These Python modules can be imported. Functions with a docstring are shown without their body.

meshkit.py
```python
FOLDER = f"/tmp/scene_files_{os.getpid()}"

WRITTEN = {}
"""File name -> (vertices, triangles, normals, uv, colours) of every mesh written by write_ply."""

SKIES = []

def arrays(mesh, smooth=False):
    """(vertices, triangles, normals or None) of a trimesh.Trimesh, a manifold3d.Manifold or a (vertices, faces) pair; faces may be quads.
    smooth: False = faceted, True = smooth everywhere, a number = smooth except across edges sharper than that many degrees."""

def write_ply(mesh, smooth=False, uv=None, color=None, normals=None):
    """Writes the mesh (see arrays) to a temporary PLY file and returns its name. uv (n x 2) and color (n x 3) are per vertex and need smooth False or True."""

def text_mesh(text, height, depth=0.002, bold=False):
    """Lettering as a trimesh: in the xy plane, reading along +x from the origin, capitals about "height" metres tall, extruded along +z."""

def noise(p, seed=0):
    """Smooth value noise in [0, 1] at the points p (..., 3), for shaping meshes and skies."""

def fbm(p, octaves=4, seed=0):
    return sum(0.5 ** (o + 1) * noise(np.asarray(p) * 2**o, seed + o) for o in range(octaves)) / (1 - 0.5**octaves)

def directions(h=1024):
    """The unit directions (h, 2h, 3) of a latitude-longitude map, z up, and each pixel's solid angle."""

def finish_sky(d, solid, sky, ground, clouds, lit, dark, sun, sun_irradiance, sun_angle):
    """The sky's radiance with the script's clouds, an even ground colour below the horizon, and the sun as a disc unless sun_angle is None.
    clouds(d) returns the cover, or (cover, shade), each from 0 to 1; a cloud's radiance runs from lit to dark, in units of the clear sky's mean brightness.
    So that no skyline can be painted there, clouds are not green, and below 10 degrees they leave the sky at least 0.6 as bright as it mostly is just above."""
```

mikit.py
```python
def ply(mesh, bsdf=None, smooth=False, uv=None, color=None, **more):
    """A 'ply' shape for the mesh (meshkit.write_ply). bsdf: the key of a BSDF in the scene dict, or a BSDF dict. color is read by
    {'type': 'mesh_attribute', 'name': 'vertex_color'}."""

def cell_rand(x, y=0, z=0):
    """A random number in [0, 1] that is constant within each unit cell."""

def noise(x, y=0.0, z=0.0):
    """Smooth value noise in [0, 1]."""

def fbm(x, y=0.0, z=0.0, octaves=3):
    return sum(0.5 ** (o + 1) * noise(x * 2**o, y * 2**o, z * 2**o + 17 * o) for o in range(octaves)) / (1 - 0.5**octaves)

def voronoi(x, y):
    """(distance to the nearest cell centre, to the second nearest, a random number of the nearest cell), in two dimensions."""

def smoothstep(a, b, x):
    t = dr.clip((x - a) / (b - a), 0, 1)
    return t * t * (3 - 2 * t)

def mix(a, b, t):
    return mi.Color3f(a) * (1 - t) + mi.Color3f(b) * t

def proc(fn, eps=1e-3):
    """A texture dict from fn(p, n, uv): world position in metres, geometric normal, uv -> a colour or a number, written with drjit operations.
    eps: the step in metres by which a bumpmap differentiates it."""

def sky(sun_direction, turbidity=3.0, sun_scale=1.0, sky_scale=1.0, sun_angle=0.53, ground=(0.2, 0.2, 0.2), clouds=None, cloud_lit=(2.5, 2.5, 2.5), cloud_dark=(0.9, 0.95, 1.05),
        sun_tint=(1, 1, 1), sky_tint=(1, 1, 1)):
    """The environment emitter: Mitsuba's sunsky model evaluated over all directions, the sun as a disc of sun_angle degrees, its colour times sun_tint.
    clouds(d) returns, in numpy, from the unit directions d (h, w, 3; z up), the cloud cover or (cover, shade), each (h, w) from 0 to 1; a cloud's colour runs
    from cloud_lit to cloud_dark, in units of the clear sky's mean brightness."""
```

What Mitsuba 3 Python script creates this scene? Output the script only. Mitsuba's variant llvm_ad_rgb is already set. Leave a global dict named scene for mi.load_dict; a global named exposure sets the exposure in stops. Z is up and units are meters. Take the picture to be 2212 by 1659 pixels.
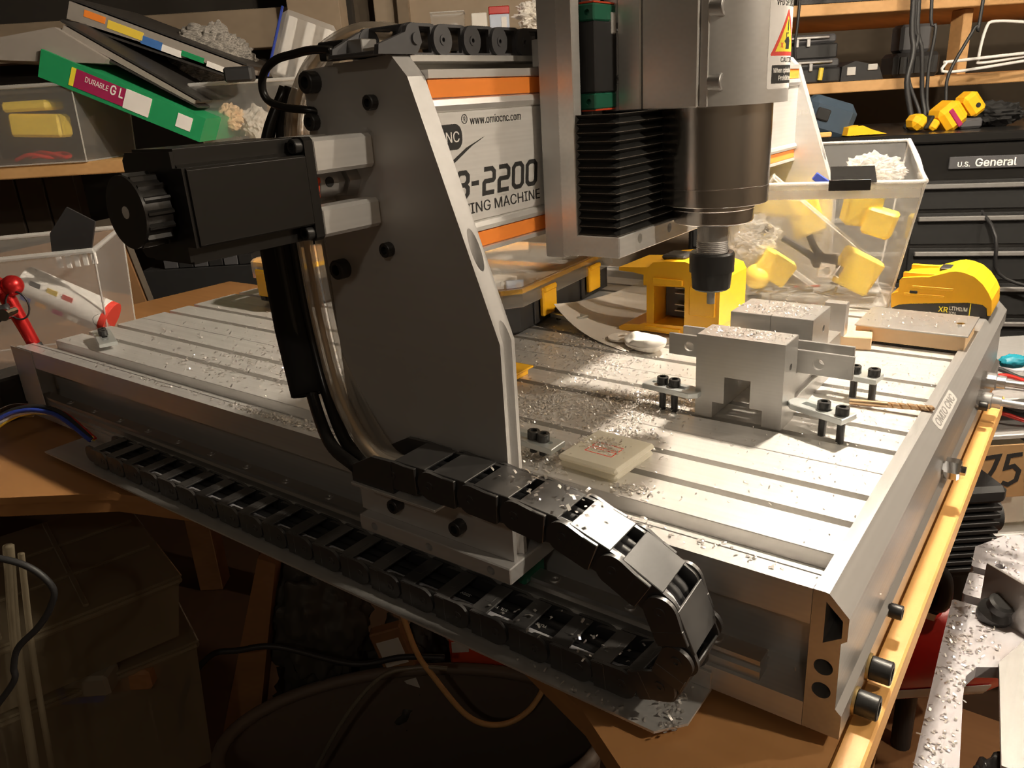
import math, random
import numpy as np, trimesh, mitsuba as mi, mikit, meshkit, drjit as dr
from shapely.geometry import Polygon, Point, box as sbox
from shapely import affinity

random.seed(7); RNG = np.random.RandomState(7)
T4 = mi.ScalarTransform4f
ZO = 900.0            # the router bed's top lies 0.9 m above the floor; shapes below are written in millimetres from the bed's near right corner
def W(p): return [p[0] / 1000.0, p[1] / 1000.0, (p[2] + ZO) / 1000.0]

scene, labels = {'type': 'scene'}, {}
# ------------------------------------------------------------------ camera, light, exposure
CAM = np.array([-423.6, -90.48, 263.84]); FWD = np.array([0.743139, 0.574114, -0.343711]); UP = np.array([0.309346, 0.160706, 0.937272])
scene['camera'] = {'type': 'perspective', 'fov': 2 * math.degrees(math.atan(1106 / 1682.7)), 'fov_axis': 'x', 'near_clip': 0.02, 'far_clip': 50.0,
                   'to_world': T4().look_at(origin=W(CAM), target=W(CAM + FWD * 1000), up=UP.tolist())}
exposure = 0.3
BULBS = [  # centre (mm), radius, radiance
    ((540, 30, 740), 30, (1500, 1300, 1040)),  # unseen lamp above the bed, placed to suit the vise and spindle shadows
    ((230, -1250, 1060), 30, (1250, 1080, 860)),  # unseen lamp past the end rail, lights the faces turned that way
    ((1150, -1150, 1100), 30, (850, 735, 585)),  # unseen lamp on the chest side, lights gantry and chain lids
    ((-1500, -560, 1150), 36, (110, 97, 80)),  # added fill lamp, lifts the plate faces the other lamps miss
]

# ------------------------------------------------------------------ helpers
def cat(*ms):
    ms = [m for m in ms if m is not None]
    return ms[0] if len(ms) == 1 else trimesh.util.concatenate(ms)
def cbox(x0, x1, y0, y1, z0, z1, c=0.5):
    c = min(c, (x1 - x0) / 2.01, (y1 - y0) / 2.01, (z1 - z0) / 2.01)
    P = []
    for sx, x in ((1, x0), (-1, x1)):
        for sy, y in ((1, y0), (-1, y1)):
            for sz, z in ((1, z0), (-1, z1)):
                P += [(x, y + sy * c, z + sz * c), (x + sx * c, y, z + sz * c), (x + sx * c, y + sy * c, z)]
    return trimesh.convex.convex_hull(np.array(P))
def frame_of(axis):
    a = np.asarray(axis, float); a = a / np.linalg.norm(a)
    h = np.array([0, 0, 1.0]) if abs(a[2]) < 0.9 else np.array([1.0, 0, 0])
    u = np.cross(h, a); u /= np.linalg.norm(u)
    return u, np.cross(a, u), a
def lathe(p0, axis, prof, n=28, rot=0.0):
    """prof: (height, radius) pairs along axis from p0; a radius of 0 closes."""
    u, v, a = frame_of(axis); p0 = np.asarray(p0, float)
    ang = np.arange(n) / n * 2 * np.pi + rot
    ring = np.cos(ang)[:, None] * u + np.sin(ang)[:, None] * v
    V, F, st = [], [], []; i = np.arange(n); j = (i + 1) % n; at = 0
    for k, (h, r) in enumerate(prof):
        if r <= 0: V.append((p0 + a * h)[None]); st.append((at, 0)); at += 1
        else: V.append(p0 + a * h + ring * r); st.append((at, 1)); at += n
    for (A, fa), (B, fb) in zip(st[:-1], st[1:]):
        if fa and fb: F += [np.stack([A + i, A + j, B + j], 1), np.stack([A + i, B + j, B + i], 1)]
        elif fa: F.append(np.stack([A + i, A + j, i * 0 + B], 1))
        elif fb: F.append(np.stack([i * 0 + A, B + j, B + i], 1))
    return trimesh.Trimesh(np.vstack(V), np.vstack(F), process=False)
def cyl(p0, p1, r, n=24, r1=None, c=0.0):
    p0, p1 = np.asarray(p0, float), np.asarray(p1, float); L = np.linalg.norm(p1 - p0); r1 = r if r1 is None else r1
    pr = [(0, 0), (0, r), (L, r1), (L, 0)] if c == 0 else [(0, 0), (0, r - c), (c, r), (L - c, r1), (L, r1 - c), (L, 0)]
    return lathe(p0, p1 - p0, pr, n)
def smoothpath(pts, m=8):
    P = np.asarray(pts, float); P = np.vstack([2 * P[0] - P[1], P, 2 * P[-1] - P[-2]]); out = []
    for k in range(1, len(P) - 2):
        for t in np.arange(m) / m:
            a, b, c, d = P[k - 1:k + 3]
            out.append(0.5 * ((2 * b) + (c - a) * t + (2 * a - 5 * b + 4 * c - d) * t * t + (3 * b - a - 3 * c + d) * t ** 3))
    return np.vstack(out + [P[-2]])
def tube(pts, r, n=10, m=8):
    P = smoothpath(pts, m) if m else np.asarray(pts, float)
    r = np.broadcast_to(r, len(P)) if np.ndim(r) == 0 else np.interp(np.linspace(0, 1, len(P)), np.linspace(0, 1, len(r)), r)
    t = np.gradient(P, axis=0); t /= np.linalg.norm(t, axis=1, keepdims=True)
    u, _, _ = frame_of(t[0]); V = []
    ang = np.arange(n) / n * 2 * np.pi
    for k in range(len(P)):
        u = u - t[k] * (u @ t[k]); u /= np.linalg.norm(u); v = np.cross(t[k], u)
        V.append(P[k] + r[k] * (np.cos(ang)[:, None] * u + np.sin(ang)[:, None] * v))
    V.append(P[:1]); V.append(P[-1:]); V = np.vstack(V); i = np.arange(n); j = (i + 1) % n; F = []
    for k in range(len(P) - 1): F += [np.stack([k * n + i, k * n + j, (k + 1) * n + j], 1), np.stack([k * n + i, (k + 1) * n + j, (k + 1) * n + i], 1)]
    e = (len(P) - 1) * n
    F += [np.stack([j, i, i * 0 + len(V) - 2], 1), np.stack([e + i, e + j, i * 0 + len(V) - 1], 1)]
    return trimesh.Trimesh(V, np.vstack(F), process=False)
def prism(poly, ax, a, b):
    poly = Polygon(poly) if not hasattr(poly, 'geom_type') else poly
    polys = list(poly.geoms) if hasattr(poly, 'geoms') else [poly]
    ms = []
    for g in polys:
        m = trimesh.creation.extrude_polygon(g, b - a, engine='earcut'); v = m.vertices
        if ax == 'x': m = trimesh.Trimesh(np.c_[v[:, 2] + a, v[:, 0], v[:, 1]], m.faces, process=False)
        elif ax == 'y': m = trimesh.Trimesh(np.c_[v[:, 0], v[:, 2] + a, v[:, 1]], m.faces[:, ::-1], process=False)
        else: m = trimesh.Trimesh(np.c_[v[:, 0], v[:, 1], v[:, 2] + a], m.faces, process=False)
        ms.append(m)
    return cat(*ms)
def place(m, o, u, v, n=None):
    """local x, y, z -> o + x u + y v + z n"""
    u, v = np.asarray(u, float), np.asarray(v, float)
    n = np.cross(u, v) if n is None else np.asarray(n, float)
    V = np.asarray(o, float) + m.vertices[:, :1] * u + m.vertices[:, 1:2] * v + m.vertices[:, 2:3] * n
    F = m.faces if np.dot(np.cross(u, v), n) > 0 else m.faces[:, ::-1]
    return trimesh.Trimesh(V, F, process=False)
def rz(m, deg, at=(0, 0, 0), move=(0, 0, 0), rx=0, ry=0):
    M = trimesh.transformations.euler_matrix(math.radians(rx), math.radians(ry), math.radians(deg), 'sxyz')
    V = (m.vertices - np.asarray(at, float)) @ M[:3, :3].T + np.asarray(at, float) + np.asarray(move, float)
    return trimesh.Trimesh(V, m.faces, process=False)
def text(s, h, o, u, v, bold=False, width=None, depth=0.25):
    m = meshkit.text_mesh(s, h, depth, bold)
    if width: m.vertices[:, 0] *= width / m.bounds[1][0]
    return place(m, o, u, v)
def wm(m):
    m = trimesh.Trimesh(m.vertices, m.faces, process=True); m.merge_vertices(digits_vertex=5)
    if m.volume < 0: m.invert()
    return m
def cut(a, *bs): return trimesh.boolean.difference([wm(a), *map(wm, bs)], engine='manifold', check_volume=False)
def joinb(*bs): return trimesh.boolean.union([wm(b) for b in bs], engine='manifold', check_volume=False)
def meet(*bs): return trimesh.boolean.intersection([wm(b) for b in bs], engine='manifold', check_volume=False)
def uniq(k):
    if k not in scene and k not in labels: return k
    n = 1
    while f'{k}_{n:03d}' in scene or f'{k}_{n:03d}' in labels: n += 1
    return f'{k}_{n:03d}'
def toM(m):
    return trimesh.Trimesh(m.vertices / 1000.0 + np.array([0, 0, ZO / 1000.0]), m.faces, process=False)
def add(key, m, mat, smooth=35, label=None, cat_=None, group=None, kind=None):
    k = uniq(key); scene[k] = mikit.ply(toM(m), 'mat_' + mat, smooth=smooth)
    tag(k, label, cat_, group, kind); return k
def tag(k, label=None, cat_=None, group=None, kind=None):
    d = {a: b for a, b in (('label', label), ('category', cat_), ('group', group), ('kind', kind)) if b}
    if d: labels[k] = d
def thing(key, label, cat_, group=None):
    k = uniq(key); tag(k, label, cat_, group); return k
PROTO = {}
def inst(key, name, maker, mat, o, u=(1, 0, 0), v=(0, 1, 0), smooth=35, **kw):
    """a copy of the prototype mesh 'name' (built once around its own origin): local x -> u, y -> v, z -> u x v"""
    if (name, mat) not in PROTO:
        m = maker(); PROTO[(name, mat)] = mikit.ply(trimesh.Trimesh(m.vertices / 1000.0, m.faces, process=False), 'mat_' + mat, smooth=smooth)
    u, v = np.asarray(u, float), np.asarray(v, float); u = u / np.linalg.norm(u); v = v - u * (u @ v); v = v / np.linalg.norm(v)
    M = np.eye(4); M[:3, 0], M[:3, 1], M[:3, 2], M[:3, 3] = u, v, np.cross(u, v), W(o)
    k = uniq(key); scene[k] = {**PROTO[(name, mat)], 'to_world': T4(M)}
    tag(k, **kw); return k

# ------------------------------------------------------------------ materials
def rgb(*c): return {'type': 'rgb', 'value': list(c)}
def pbr(key, c, rough=0.5, metal=0.0, spec=0.5, **kw):
    scene['mat_' + key] = {'type': 'twosided', 'bsdf': {'type': 'principled', 'base_color': rgb(*c) if isinstance(c, tuple) else c, 'roughness': rough, 'metallic': metal, **({'specular': spec} if metal == 0 else {}), **kw}}
N, FB, MX, SS = mikit.noise, mikit.fbm, mikit.mix, mikit.smoothstep
def brushed(base, amp, axis='y', f=900.0):
    def fn(p, n, uv):
        a = {'x': (p.x * 3, p.y * f, p.z * f), 'y': (p.x * f, p.y * 3, p.z * f), 'z': (p.x * f, p.y * f, p.z * 3)}[axis]
        t = N(*a) * 0.7 + FB(p.x * 22, p.y * 22, p.z * 22) * 0.3
        return mi.Color3f(*base) * (1 - amp + 2 * amp * t)
    return mikit.proc(fn)
pbr('aluminium_bed', brushed((0.74, 0.725, 0.70), 0.06, 'y', 500.0), 0.42, 0.62)
pbr('aluminium_frame', brushed((0.60, 0.59, 0.575), 0.05, 'y', 500.0), 0.42, 0.62)
pbr('aluminium_rail', brushed((0.47, 0.46, 0.45), 0.05, 'x', 500.0), 0.38, 0.75)
pbr('aluminium_plate', brushed((0.56, 0.55, 0.54), 0.03, 'y', 300.0), 0.45, 0.45)
pbr('aluminium_bright', brushed((0.80, 0.79, 0.77), 0.04, 'x', 500.0), 0.35, 0.65)
pbr('panel_silver', brushed((0.74, 0.73, 0.71), 0.05, 'x', 700.0), 0.5, 0.35)
pbr('steel_ground', brushed((0.56, 0.55, 0.535), 0.03, 'y', 700.0), 0.34, 0.85)
pbr('steel_polished', (0.80, 0.76, 0.73), 0.24, 1.0)
pbr('steel_dull', (0.55, 0.54, 0.53), 0.4, 0.9)
pbr('zinc', (0.68, 0.72, 0.72), 0.33, 0.75)
pbr('badge_silver', (0.50, 0.49, 0.47), 0.5, 0.4)
pbr('badge_grey', (0.27, 0.26, 0.25), 0.5, 0.4)
pbr('chrome', (0.8, 0.8, 0.8), 0.12, 1.0)
pbr('brass', (0.62, 0.45, 0.2), 0.35, 0.8)
pbr('bolt_black', (0.022, 0.022, 0.022), 0.38)
pbr('black_anodized', (0.012, 0.0115, 0.011), 0.27)
pbr('black_plastic', (0.022, 0.022, 0.023), 0.5)
pbr('black_matte', (0.012, 0.012, 0.012), 0.8)
def dusty(p, n, uv):
    t = SS(0.35, 0.75, FB(p.x * 35, p.y * 35, p.z * 35)) * dr.clip(n.z * 1.2, 0, 1)
    return MX((0.028, 0.028, 0.029), (0.17, 0.165, 0.16), t * 0.55 + 0.45 * dr.clip(n.z, 0, 1) * 0.35)
pbr('chain_plastic', mikit.proc(dusty), 0.36, 0.0, 1.0)
pbr('chain_grey', (0.075, 0.075, 0.08), 0.5)
pbr('orange_paint', (0.95, 0.28, 0.045), 0.4)
pbr('red_rubber', (0.65, 0.07, 0.02), 0.5)
pbr('red_paint', (0.50, 0.018, 0.012), 0.22, clearcoat=0.6)
pbr('red_anodized', (0.5, 0.02, 0.02), 0.3, 0.6)
pbr('green_plastic', (0.015, 0.13, 0.075), 0.4)
pbr('yellow_plastic', (0.90, 0.47, 0.015), 0.38)
pbr('yellow_pale', (0.90, 0.66, 0.08), 0.45)
pbr('white_print', (0.85, 0.83, 0.80), 0.6)
pbr('black_print', (0.02, 0.02, 0.02), 0.6)
pbr('red_print', (0.75, 0.07, 0.05), 0.6)
pbr('yellow_print', (0.92, 0.75, 0.05), 0.6)
pbr('grey_print', (0.55, 0.53, 0.50), 0.6)
pbr('paper', (0.62, 0.58, 0.52), 0.9)
pbr('foam_white', (0.85, 0.82, 0.76), 0.8)
pbr('grey_rubber', (0.60, 0.60, 0.64), 0.5)
pbr('white_dirty', mikit.proc(lambda p, n, uv: MX((0.47, 0.455, 0.48), (0.33, 0.26, 0.2), SS(0.62, 0.8, FB(p.x * 16, p.y * 16, p.z * 16)) * 0.7)), 0.4)
def milky(key, c, t, rough=0.35):
    scene['mat_' + key] = {'type': 'principledthin', 'base_color': rgb(*c), 'roughness': rough, 'spec_trans': t, 'diff_trans': 1.0, 'eta': 1.45}
def veil(key, c, w, ior=1.3):
    milky(key + '_veil', c, 0.0, 0.5)
    scene['mat_' + key] = {'type': 'blendbsdf', 'weight': w, 'a': {'type': 'thindielectric', 'int_ior': ior}, 'b': {'type': 'ref', 'id': 'mat_' + key + '_veil'}}
veil('milky_plastic', (0.95, 0.95, 0.94), 0.2)
milky('milky_case', (0.93, 0.90, 0.80), 0.05, 0.4)
veil('clear_lid', (0.90, 0.86, 0.78), 0.12)
veil('clear_bag', (0.95, 0.95, 0.94), 0.3, 1.6)
veil('clear_hose', (0.62, 0.56, 0.48), 0.3, 1.5)
scene['mat_clear_tube'] = {'type': 'thindielectric', 'int_ior': 1.45}
def wood(dark, light, ax='y', s=1.0):
    def fn(p, n, uv):
        a, b = (p.y, p.x) if ax == 'y' else (p.x, p.y)
        w = FB(a * 2.2 * s, b * 26 * s, p.z * 26 * s); g = N(a * 14 * s, b * 240 * s, p.z * 240 * s)
        return MX(dark, light, w * 0.75 + g * 0.25)
    return mikit.proc(fn)
pbr('wood_orange', wood((0.42, 0.17, 0.045), (0.66, 0.32, 0.10), 'y'), 0.4)
pbr('wood_edge', wood((0.62, 0.30, 0.08), (0.85, 0.48, 0.17), 'x'), 0.45)
pbr('wood_shelf', wood((0.50, 0.27, 0.10), (0.72, 0.43, 0.19), 'x', 0.6), 0.6)
pbr('wood_block', wood((0.62, 0.42, 0.23), (0.78, 0.57, 0.35), 'y', 0.7), 0.6)
pbr('wood_brown', wood((0.20, 0.09, 0.035), (0.34, 0.17, 0.07), 'y', 0.8), 0.6)

def screw_mesh(r, h, hex_r=None, shank=0, shank_r=None):
    """socket head cap screw: head from z = 0 up to h, shank below"""
    q = hex_r or r * 0.55; c = r * 0.1
    m = lathe((0, 0, 0), (0, 0, 1), [(0, 0), (0, r), (h - c, r), (h, r - c), (h, q), (h - h * 0.6, q * 0.98), (h - h * 0.6, 0)], 24)
    return cat(m, cyl((0, 0, -shank), (0, 0, 0.0), shank_r or r * 0.58, 14)) if shank else m
def screw(key, o, axis, r, h, mat='bolt_black', shank=0, **kw):
    u, v, a = frame_of(axis)
    return inst(key, f'screw{r}_{h}_{shank}', lambda: screw_mesh(r, h, shank=shank), mat, o, u, v, 30, **kw)

# ------------------------------------------------------------------ lamps
R = 'cnc_router'
pbr('lamp_metal', (0.6, 0.6, 0.58), 0.4, 0.5)
def bulb(c, r, e, label, ceil=1500):
    t = thing('unseen_lamp', label, 'unseen lamp')
    k = uniq(t + '__glass'); s = mikit.ply(toM(trimesh.Trimesh(trimesh.creation.icosphere(2, r).vertices + np.array(c), trimesh.creation.icosphere(2, r).faces)), 'mat_white_print', smooth=True)
    s['emitter'] = {'type': 'area', 'radiance': rgb(*e)}; scene[k] = s
    add(t + '__lamp_holder', cyl((c[0], c[1], c[2] + r * 0.93), (c[0], c[1], ceil), 20), 'lamp_metal')
for b, l_ in zip(BULBS, ('unseen lamp out of view over the router bed, placed for its light and shadows', 'unseen lamp out of view beyond the end rail, lighting the faces on that side', 'unseen lamp out of view on the tool chest side, lighting the gantry and cable chain', 'added dim fill lamp behind the camera, brightening the shaded plate faces')): bulb(*b, l_)

# ------------------------------------------------------------------ the room
def struct(key, m, mat, smooth=False): return add(key, m, mat, smooth, kind='structure')
def wallpaint(a, b, f=2.5):
    return mikit.proc(lambda p, n, uv: MX(a, b, FB(p.x * f, p.y * f, p.z * f) * 0.8 + 0.2 * N(p.x * 60, p.y * 60, p.z * 60)))
pbr('concrete', wallpaint((0.10, 0.078, 0.056), (0.16, 0.125, 0.09)), 0.9)
pbr('panel_wall', wallpaint((0.07, 0.056, 0.040), (0.10, 0.08, 0.058)), 0.8)
pbr('joist_wood', wallpaint((0.30, 0.22, 0.15), (0.38, 0.28, 0.19)), 0.8)
pbr('floor_paint', wallpaint((0.07, 0.036, 0.02), (0.12, 0.062, 0.032)), 0.6)
pbr('ceiling_board', wallpaint((0.05, 0.042, 0.03), (0.075, 0.062, 0.046)), 0.9)
FH, SH = np.array([0.7914, 0.6113, 0.0]), np.array([0.6113, -0.7914, 0.0])     # the room's own axes: along the room, and across it
FH /= np.linalg.norm(FH); SH = np.array([FH[1], -FH[0], 0.0])
O0 = np.array([CAM[0], CAM[1], 0.0])
def bg(d, s, z): return O0 + FH * d + SH * s + np.array([0, 0, z])
def room(m):   # local x = across (right), y = along (away), z up -> machine coordinates
    m = place(m, O0, SH, FH, (0, 0, 1))
    return m if KS == 1 else trimesh.Trimesh(CAM + (m.vertices - CAM) * KS, m.faces, process=False)
KS = 1.0          # groups laid out at a nominal distance are moved out (and enlarged) by this factor
XL, XR, YB, YF, ZF, ZC = -2800, 2300, 3350, -1600, -900, 1500
struct('floor', room(cbox(XL, XR, YF, YB, ZF - 40, ZF)), 'floor_paint')
struct('ceiling', room(cbox(XL, XR, YF, YB, ZC, ZC + 40)), 'ceiling_board')
struct('wall_back', room(cbox(XL, XR, YB, YB + 60, ZF, ZC)), 'concrete')
struct('wall_left', room(cbox(XL - 60, XL, YF, YB, ZF, ZC)), 'panel_wall')
struct('wall_right', room(cbox(XR, XR + 60, YF, YB, ZF, ZC)), 'concrete')
struct('wall_front', room(cbox(XL, XR, YF - 60, YF, ZF, ZC)), 'panel_wall')

# ------------------------------------------------------------------ the table the router stands on
t = thing('work_table', 'orange brown wooden work table with a curved front edge under the router', 'table')
arc = [(-560, 1530), (-420, 1250), (-300, 1010), (-176, 790), (-105, 690), (-62, 560), (-45, 430), (-45, 320), (-62, 220), (-100, 120), (-150, 40), (-200, -17)]
top = Polygon(arc + [(640, -17), (605, 1512)])
pbr('wood_table', wood((0.30, 0.14, 0.05), (0.46, 0.235, 0.09), 'y', 0.5), 0.42)
add(t + '__table_top', prism(top, 'z', -104, -96), 'wood_table', 30)
apr = np.array(arc, float); inner = apr + np.array([18, 3]); ring = Polygon(np.vstack([apr + np.array([4, 1]), inner[::-1]]))
add(t + '__apron', prism(ring, 'z', -120, -104.2), 'wood_table', 30)
add(t + '__edge_strip', cbox(-210, 585, -33, -17.2, -118, -94, 1.5), 'wood_edge', label='light orange wooden edge strip along the table side')
for (x, y) in ((-150, 30), (250, 60), (560, 1450), (-440, 1430)):
    add(t + '__leg', cbox(x - 35, x + 35, y - 35, y + 35, ZF + .3, -104.2, 3), 'wood_brown')

# ------------------------------------------------------------------ the router: frame
thing(R, 'desktop metal router with a silver gantry, spindle and grooved aluminium bed', 'cnc router')
def plank(x):
    p = Polygon([(0.15, -15), (119.85, -15), (119.85, -0.5), (119.35, 0), (0.65, 0), (0.15, -0.5)])
    for c in (39.5, 79.5):
        p = p.difference(sbox(c - 4.1, -6, c + 4.1, 1)).difference(sbox(c - 7.5, -11, c + 7.5, -5))
    return prism(affinity.translate(p, x, 0), 'y', 1.5, 991)
for i in range(5): add(R + '__bed_plank', plank(i * 120), 'aluminium_bed', False)
SB = [(-47, 5), (-41, 5), (-40, 3.5), (-30.6, 3.5), (-30, 2.6), (-29.2, 3.5), (-25, 3.5), (-20, -11), (-0.4, -11), (-0.4, -89), (-47, -89), (-47, -72), (-14, -72), (-14, -26), (-21, -21), (-30, -18), (-47, -18)]
add(R + '__side_beam', prism(SB, 'y', 3.2, 993), 'aluminium_frame', False)
add(R + '__side_beam', prism([(600 - x, z) for x, z in SB][::-1], 'y', 3.2, 993), 'aluminium_frame', False)
for x in (-44, 632):
    add(R + '__linear_rail', prism([(x, -71.9), (x + 13, -71.9), (x + 13, -66), (x + 11, -64), (x + 13, -61), (x + 13, -58), (x, -58), (x, -61), (x + 2, -64), (x, -66)], 'y', 30, 970), 'steel_dull', False)
for i, y in enumerate(np.arange(60, 960, 60)):
    screw(R + '__rail_screw', (-37.5, y, -58.5), (0, 0, 1), 4.2, 1.5, 'steel_dull')
prof = Polygon([(3.0, 5), (-3, 5), (-5.4, 4.7), (-16.7, -7.3), (-16.7, -21.7), (-13.7, -24.5), (-14.2, -69), (-17.8, -72.5), (-17.8, -89), (3.0, -89)])
prof = prof.difference(Polygon([(-4.3, -0.8), (-13.6, -10), (-13.8, -20.8), (-4.3, -27.5)])).difference(Point(-5.8, -43.5).buffer(5.2)).difference(Point(-5.8, -59.5).buffer(5.2))
add(R + '__front_rail', prism(prof, 'x', -46.8, 646.8), 'aluminium_rail', False)
add(R + '__rear_rail', cbox(-46.8, 646.8, 993.2, 1008, -89, -20, 1), 'aluminium_frame', False)
sl = np.array([0, -11.3, -12.0]); sl /= np.linalg.norm(sl); nn = np.cross(np.array([1.0, 0, 0]), sl)
nn = np.array([0, -12.0, 11.3]); nn /= np.linalg.norm(nn); upv = np.array([0, 11.3, 12.0]); upv /= np.linalg.norm(upv)
o = np.array([228, -15.0, -5.6])
badge = sbox(0, 0, 84, 13).buffer(0.1)
add(R + '__front_rail__emblem', place(prism(Polygon(sbox(5, 5, 77, 8).buffer(4)), 'z', 0, 0.2), o + nn * 0.05, (1, 0, 0), upv), 'badge_silver', False, label='pale oval maker emblem')
add(R + '__front_rail__emblem_letters', text('OMIO CNC', 6.6, o + nn * 0.3 + upv * 3.2 + np.array([5, 0, 0]), (1, 0, 0), upv, True, 70, 0.15), 'badge_grey', False)
add(R + '__front_rail__adjusting_nut', lathe((281, -13.6, -59), (0, -1, 0), [(0, 0), (0, 6), (2, 6), (2, 9.5), (12, 9.5), (14, 8), (14, 4), (18, 4), (18, 0)], 6), 'chrome', 30, label='chrome hexagon nut')
for x, z, big in ((16, -82, 1), (-16, -84, 1), (72, -75, 0), (472, -68, 0)):
    o = (x, -14.4 if z > -70 else -17.8, z)
    if big: add(R + '__front_rail__washer', cyl((x, -17.9, z), (x, -19.6, z), 8.6), 'brass')

    screw(R + '__front_rail__bolt', (x, -20 if big else -17.8, z), (0, -1, 0), 7.5 if big else 5, 12 if big else 8)
for x, z in ((509, -52), (490, -68)):
    add(R + '__front_rail__cable_gland', cat(cyl((x, -14, z), (x, -18, z), 10), lathe((x, -18, z), (0, -1, 0), [(0, 9), (9, 9), (10, 7), (18, 7), (18, 4), (40, 4), (40, 0)], 12)), 'steel_dull', 30)
# chain tray
tr = Polygon([(-47.4, 58), (-82, 58), (-98.5, 72), (-98.5, 850), (-47.4, 850)])
add(R + '__chain_tray', cat(prism(tr, 'z', -90, -88.2), cbox(-49.2, -47.2, 58, 850, -88.4, -75.5, .4)), 'aluminium_frame', False)

# ------------------------------------------------------------------ the router: gantry
def gplate(x0, x1):
    p = Polygon([(343, -33), (343, 288.5), (262, 292.5), (250, 279.5), (194, 122), (194, -33)])
    m = prism(p, 'x', x0, x1); xm = (x0 + x1) / 2
    return cut(m, cyl((xm, 194.5, -40), (xm, 194.5, 160), 4.3, 20), cyl((xm, 214, 150), (xm, 214, 300), 4.6, 20))
gp = R + '__gantry_side_plate'
add(gp, gplate(-65, -50), 'aluminium_plate', 20)
add(gp, gplate(650, 665), 'aluminium_plate', 20)
add(R + '__gantry_side_plate_001__type_label', cat(text('X8', 9, (649.9, 262, 246), (0, -1, 0), (0, 0, 1), False), text('OMIO', 6, (649.9, 256, 222), (0, -1, 0), (0, 0, 1), False)), 'grey_print', False)
for y, z, r in ((332, 281, 6.8), (280.5, 266.5, 4.6), (337, 257, 5.6), (327, 160, 6.8), (280.5, 176, 4.8)): screw(gp + '__bolt', (-65, y, z), (-1, 0, 0), r, 8.5 if r > 5.7 else 5.5)
for y, z in ((301, -17.5), (240, -18)): screw(gp + '__bolt', (-65, y, z), (-1, 0, 0), 5.6, 8)
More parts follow.
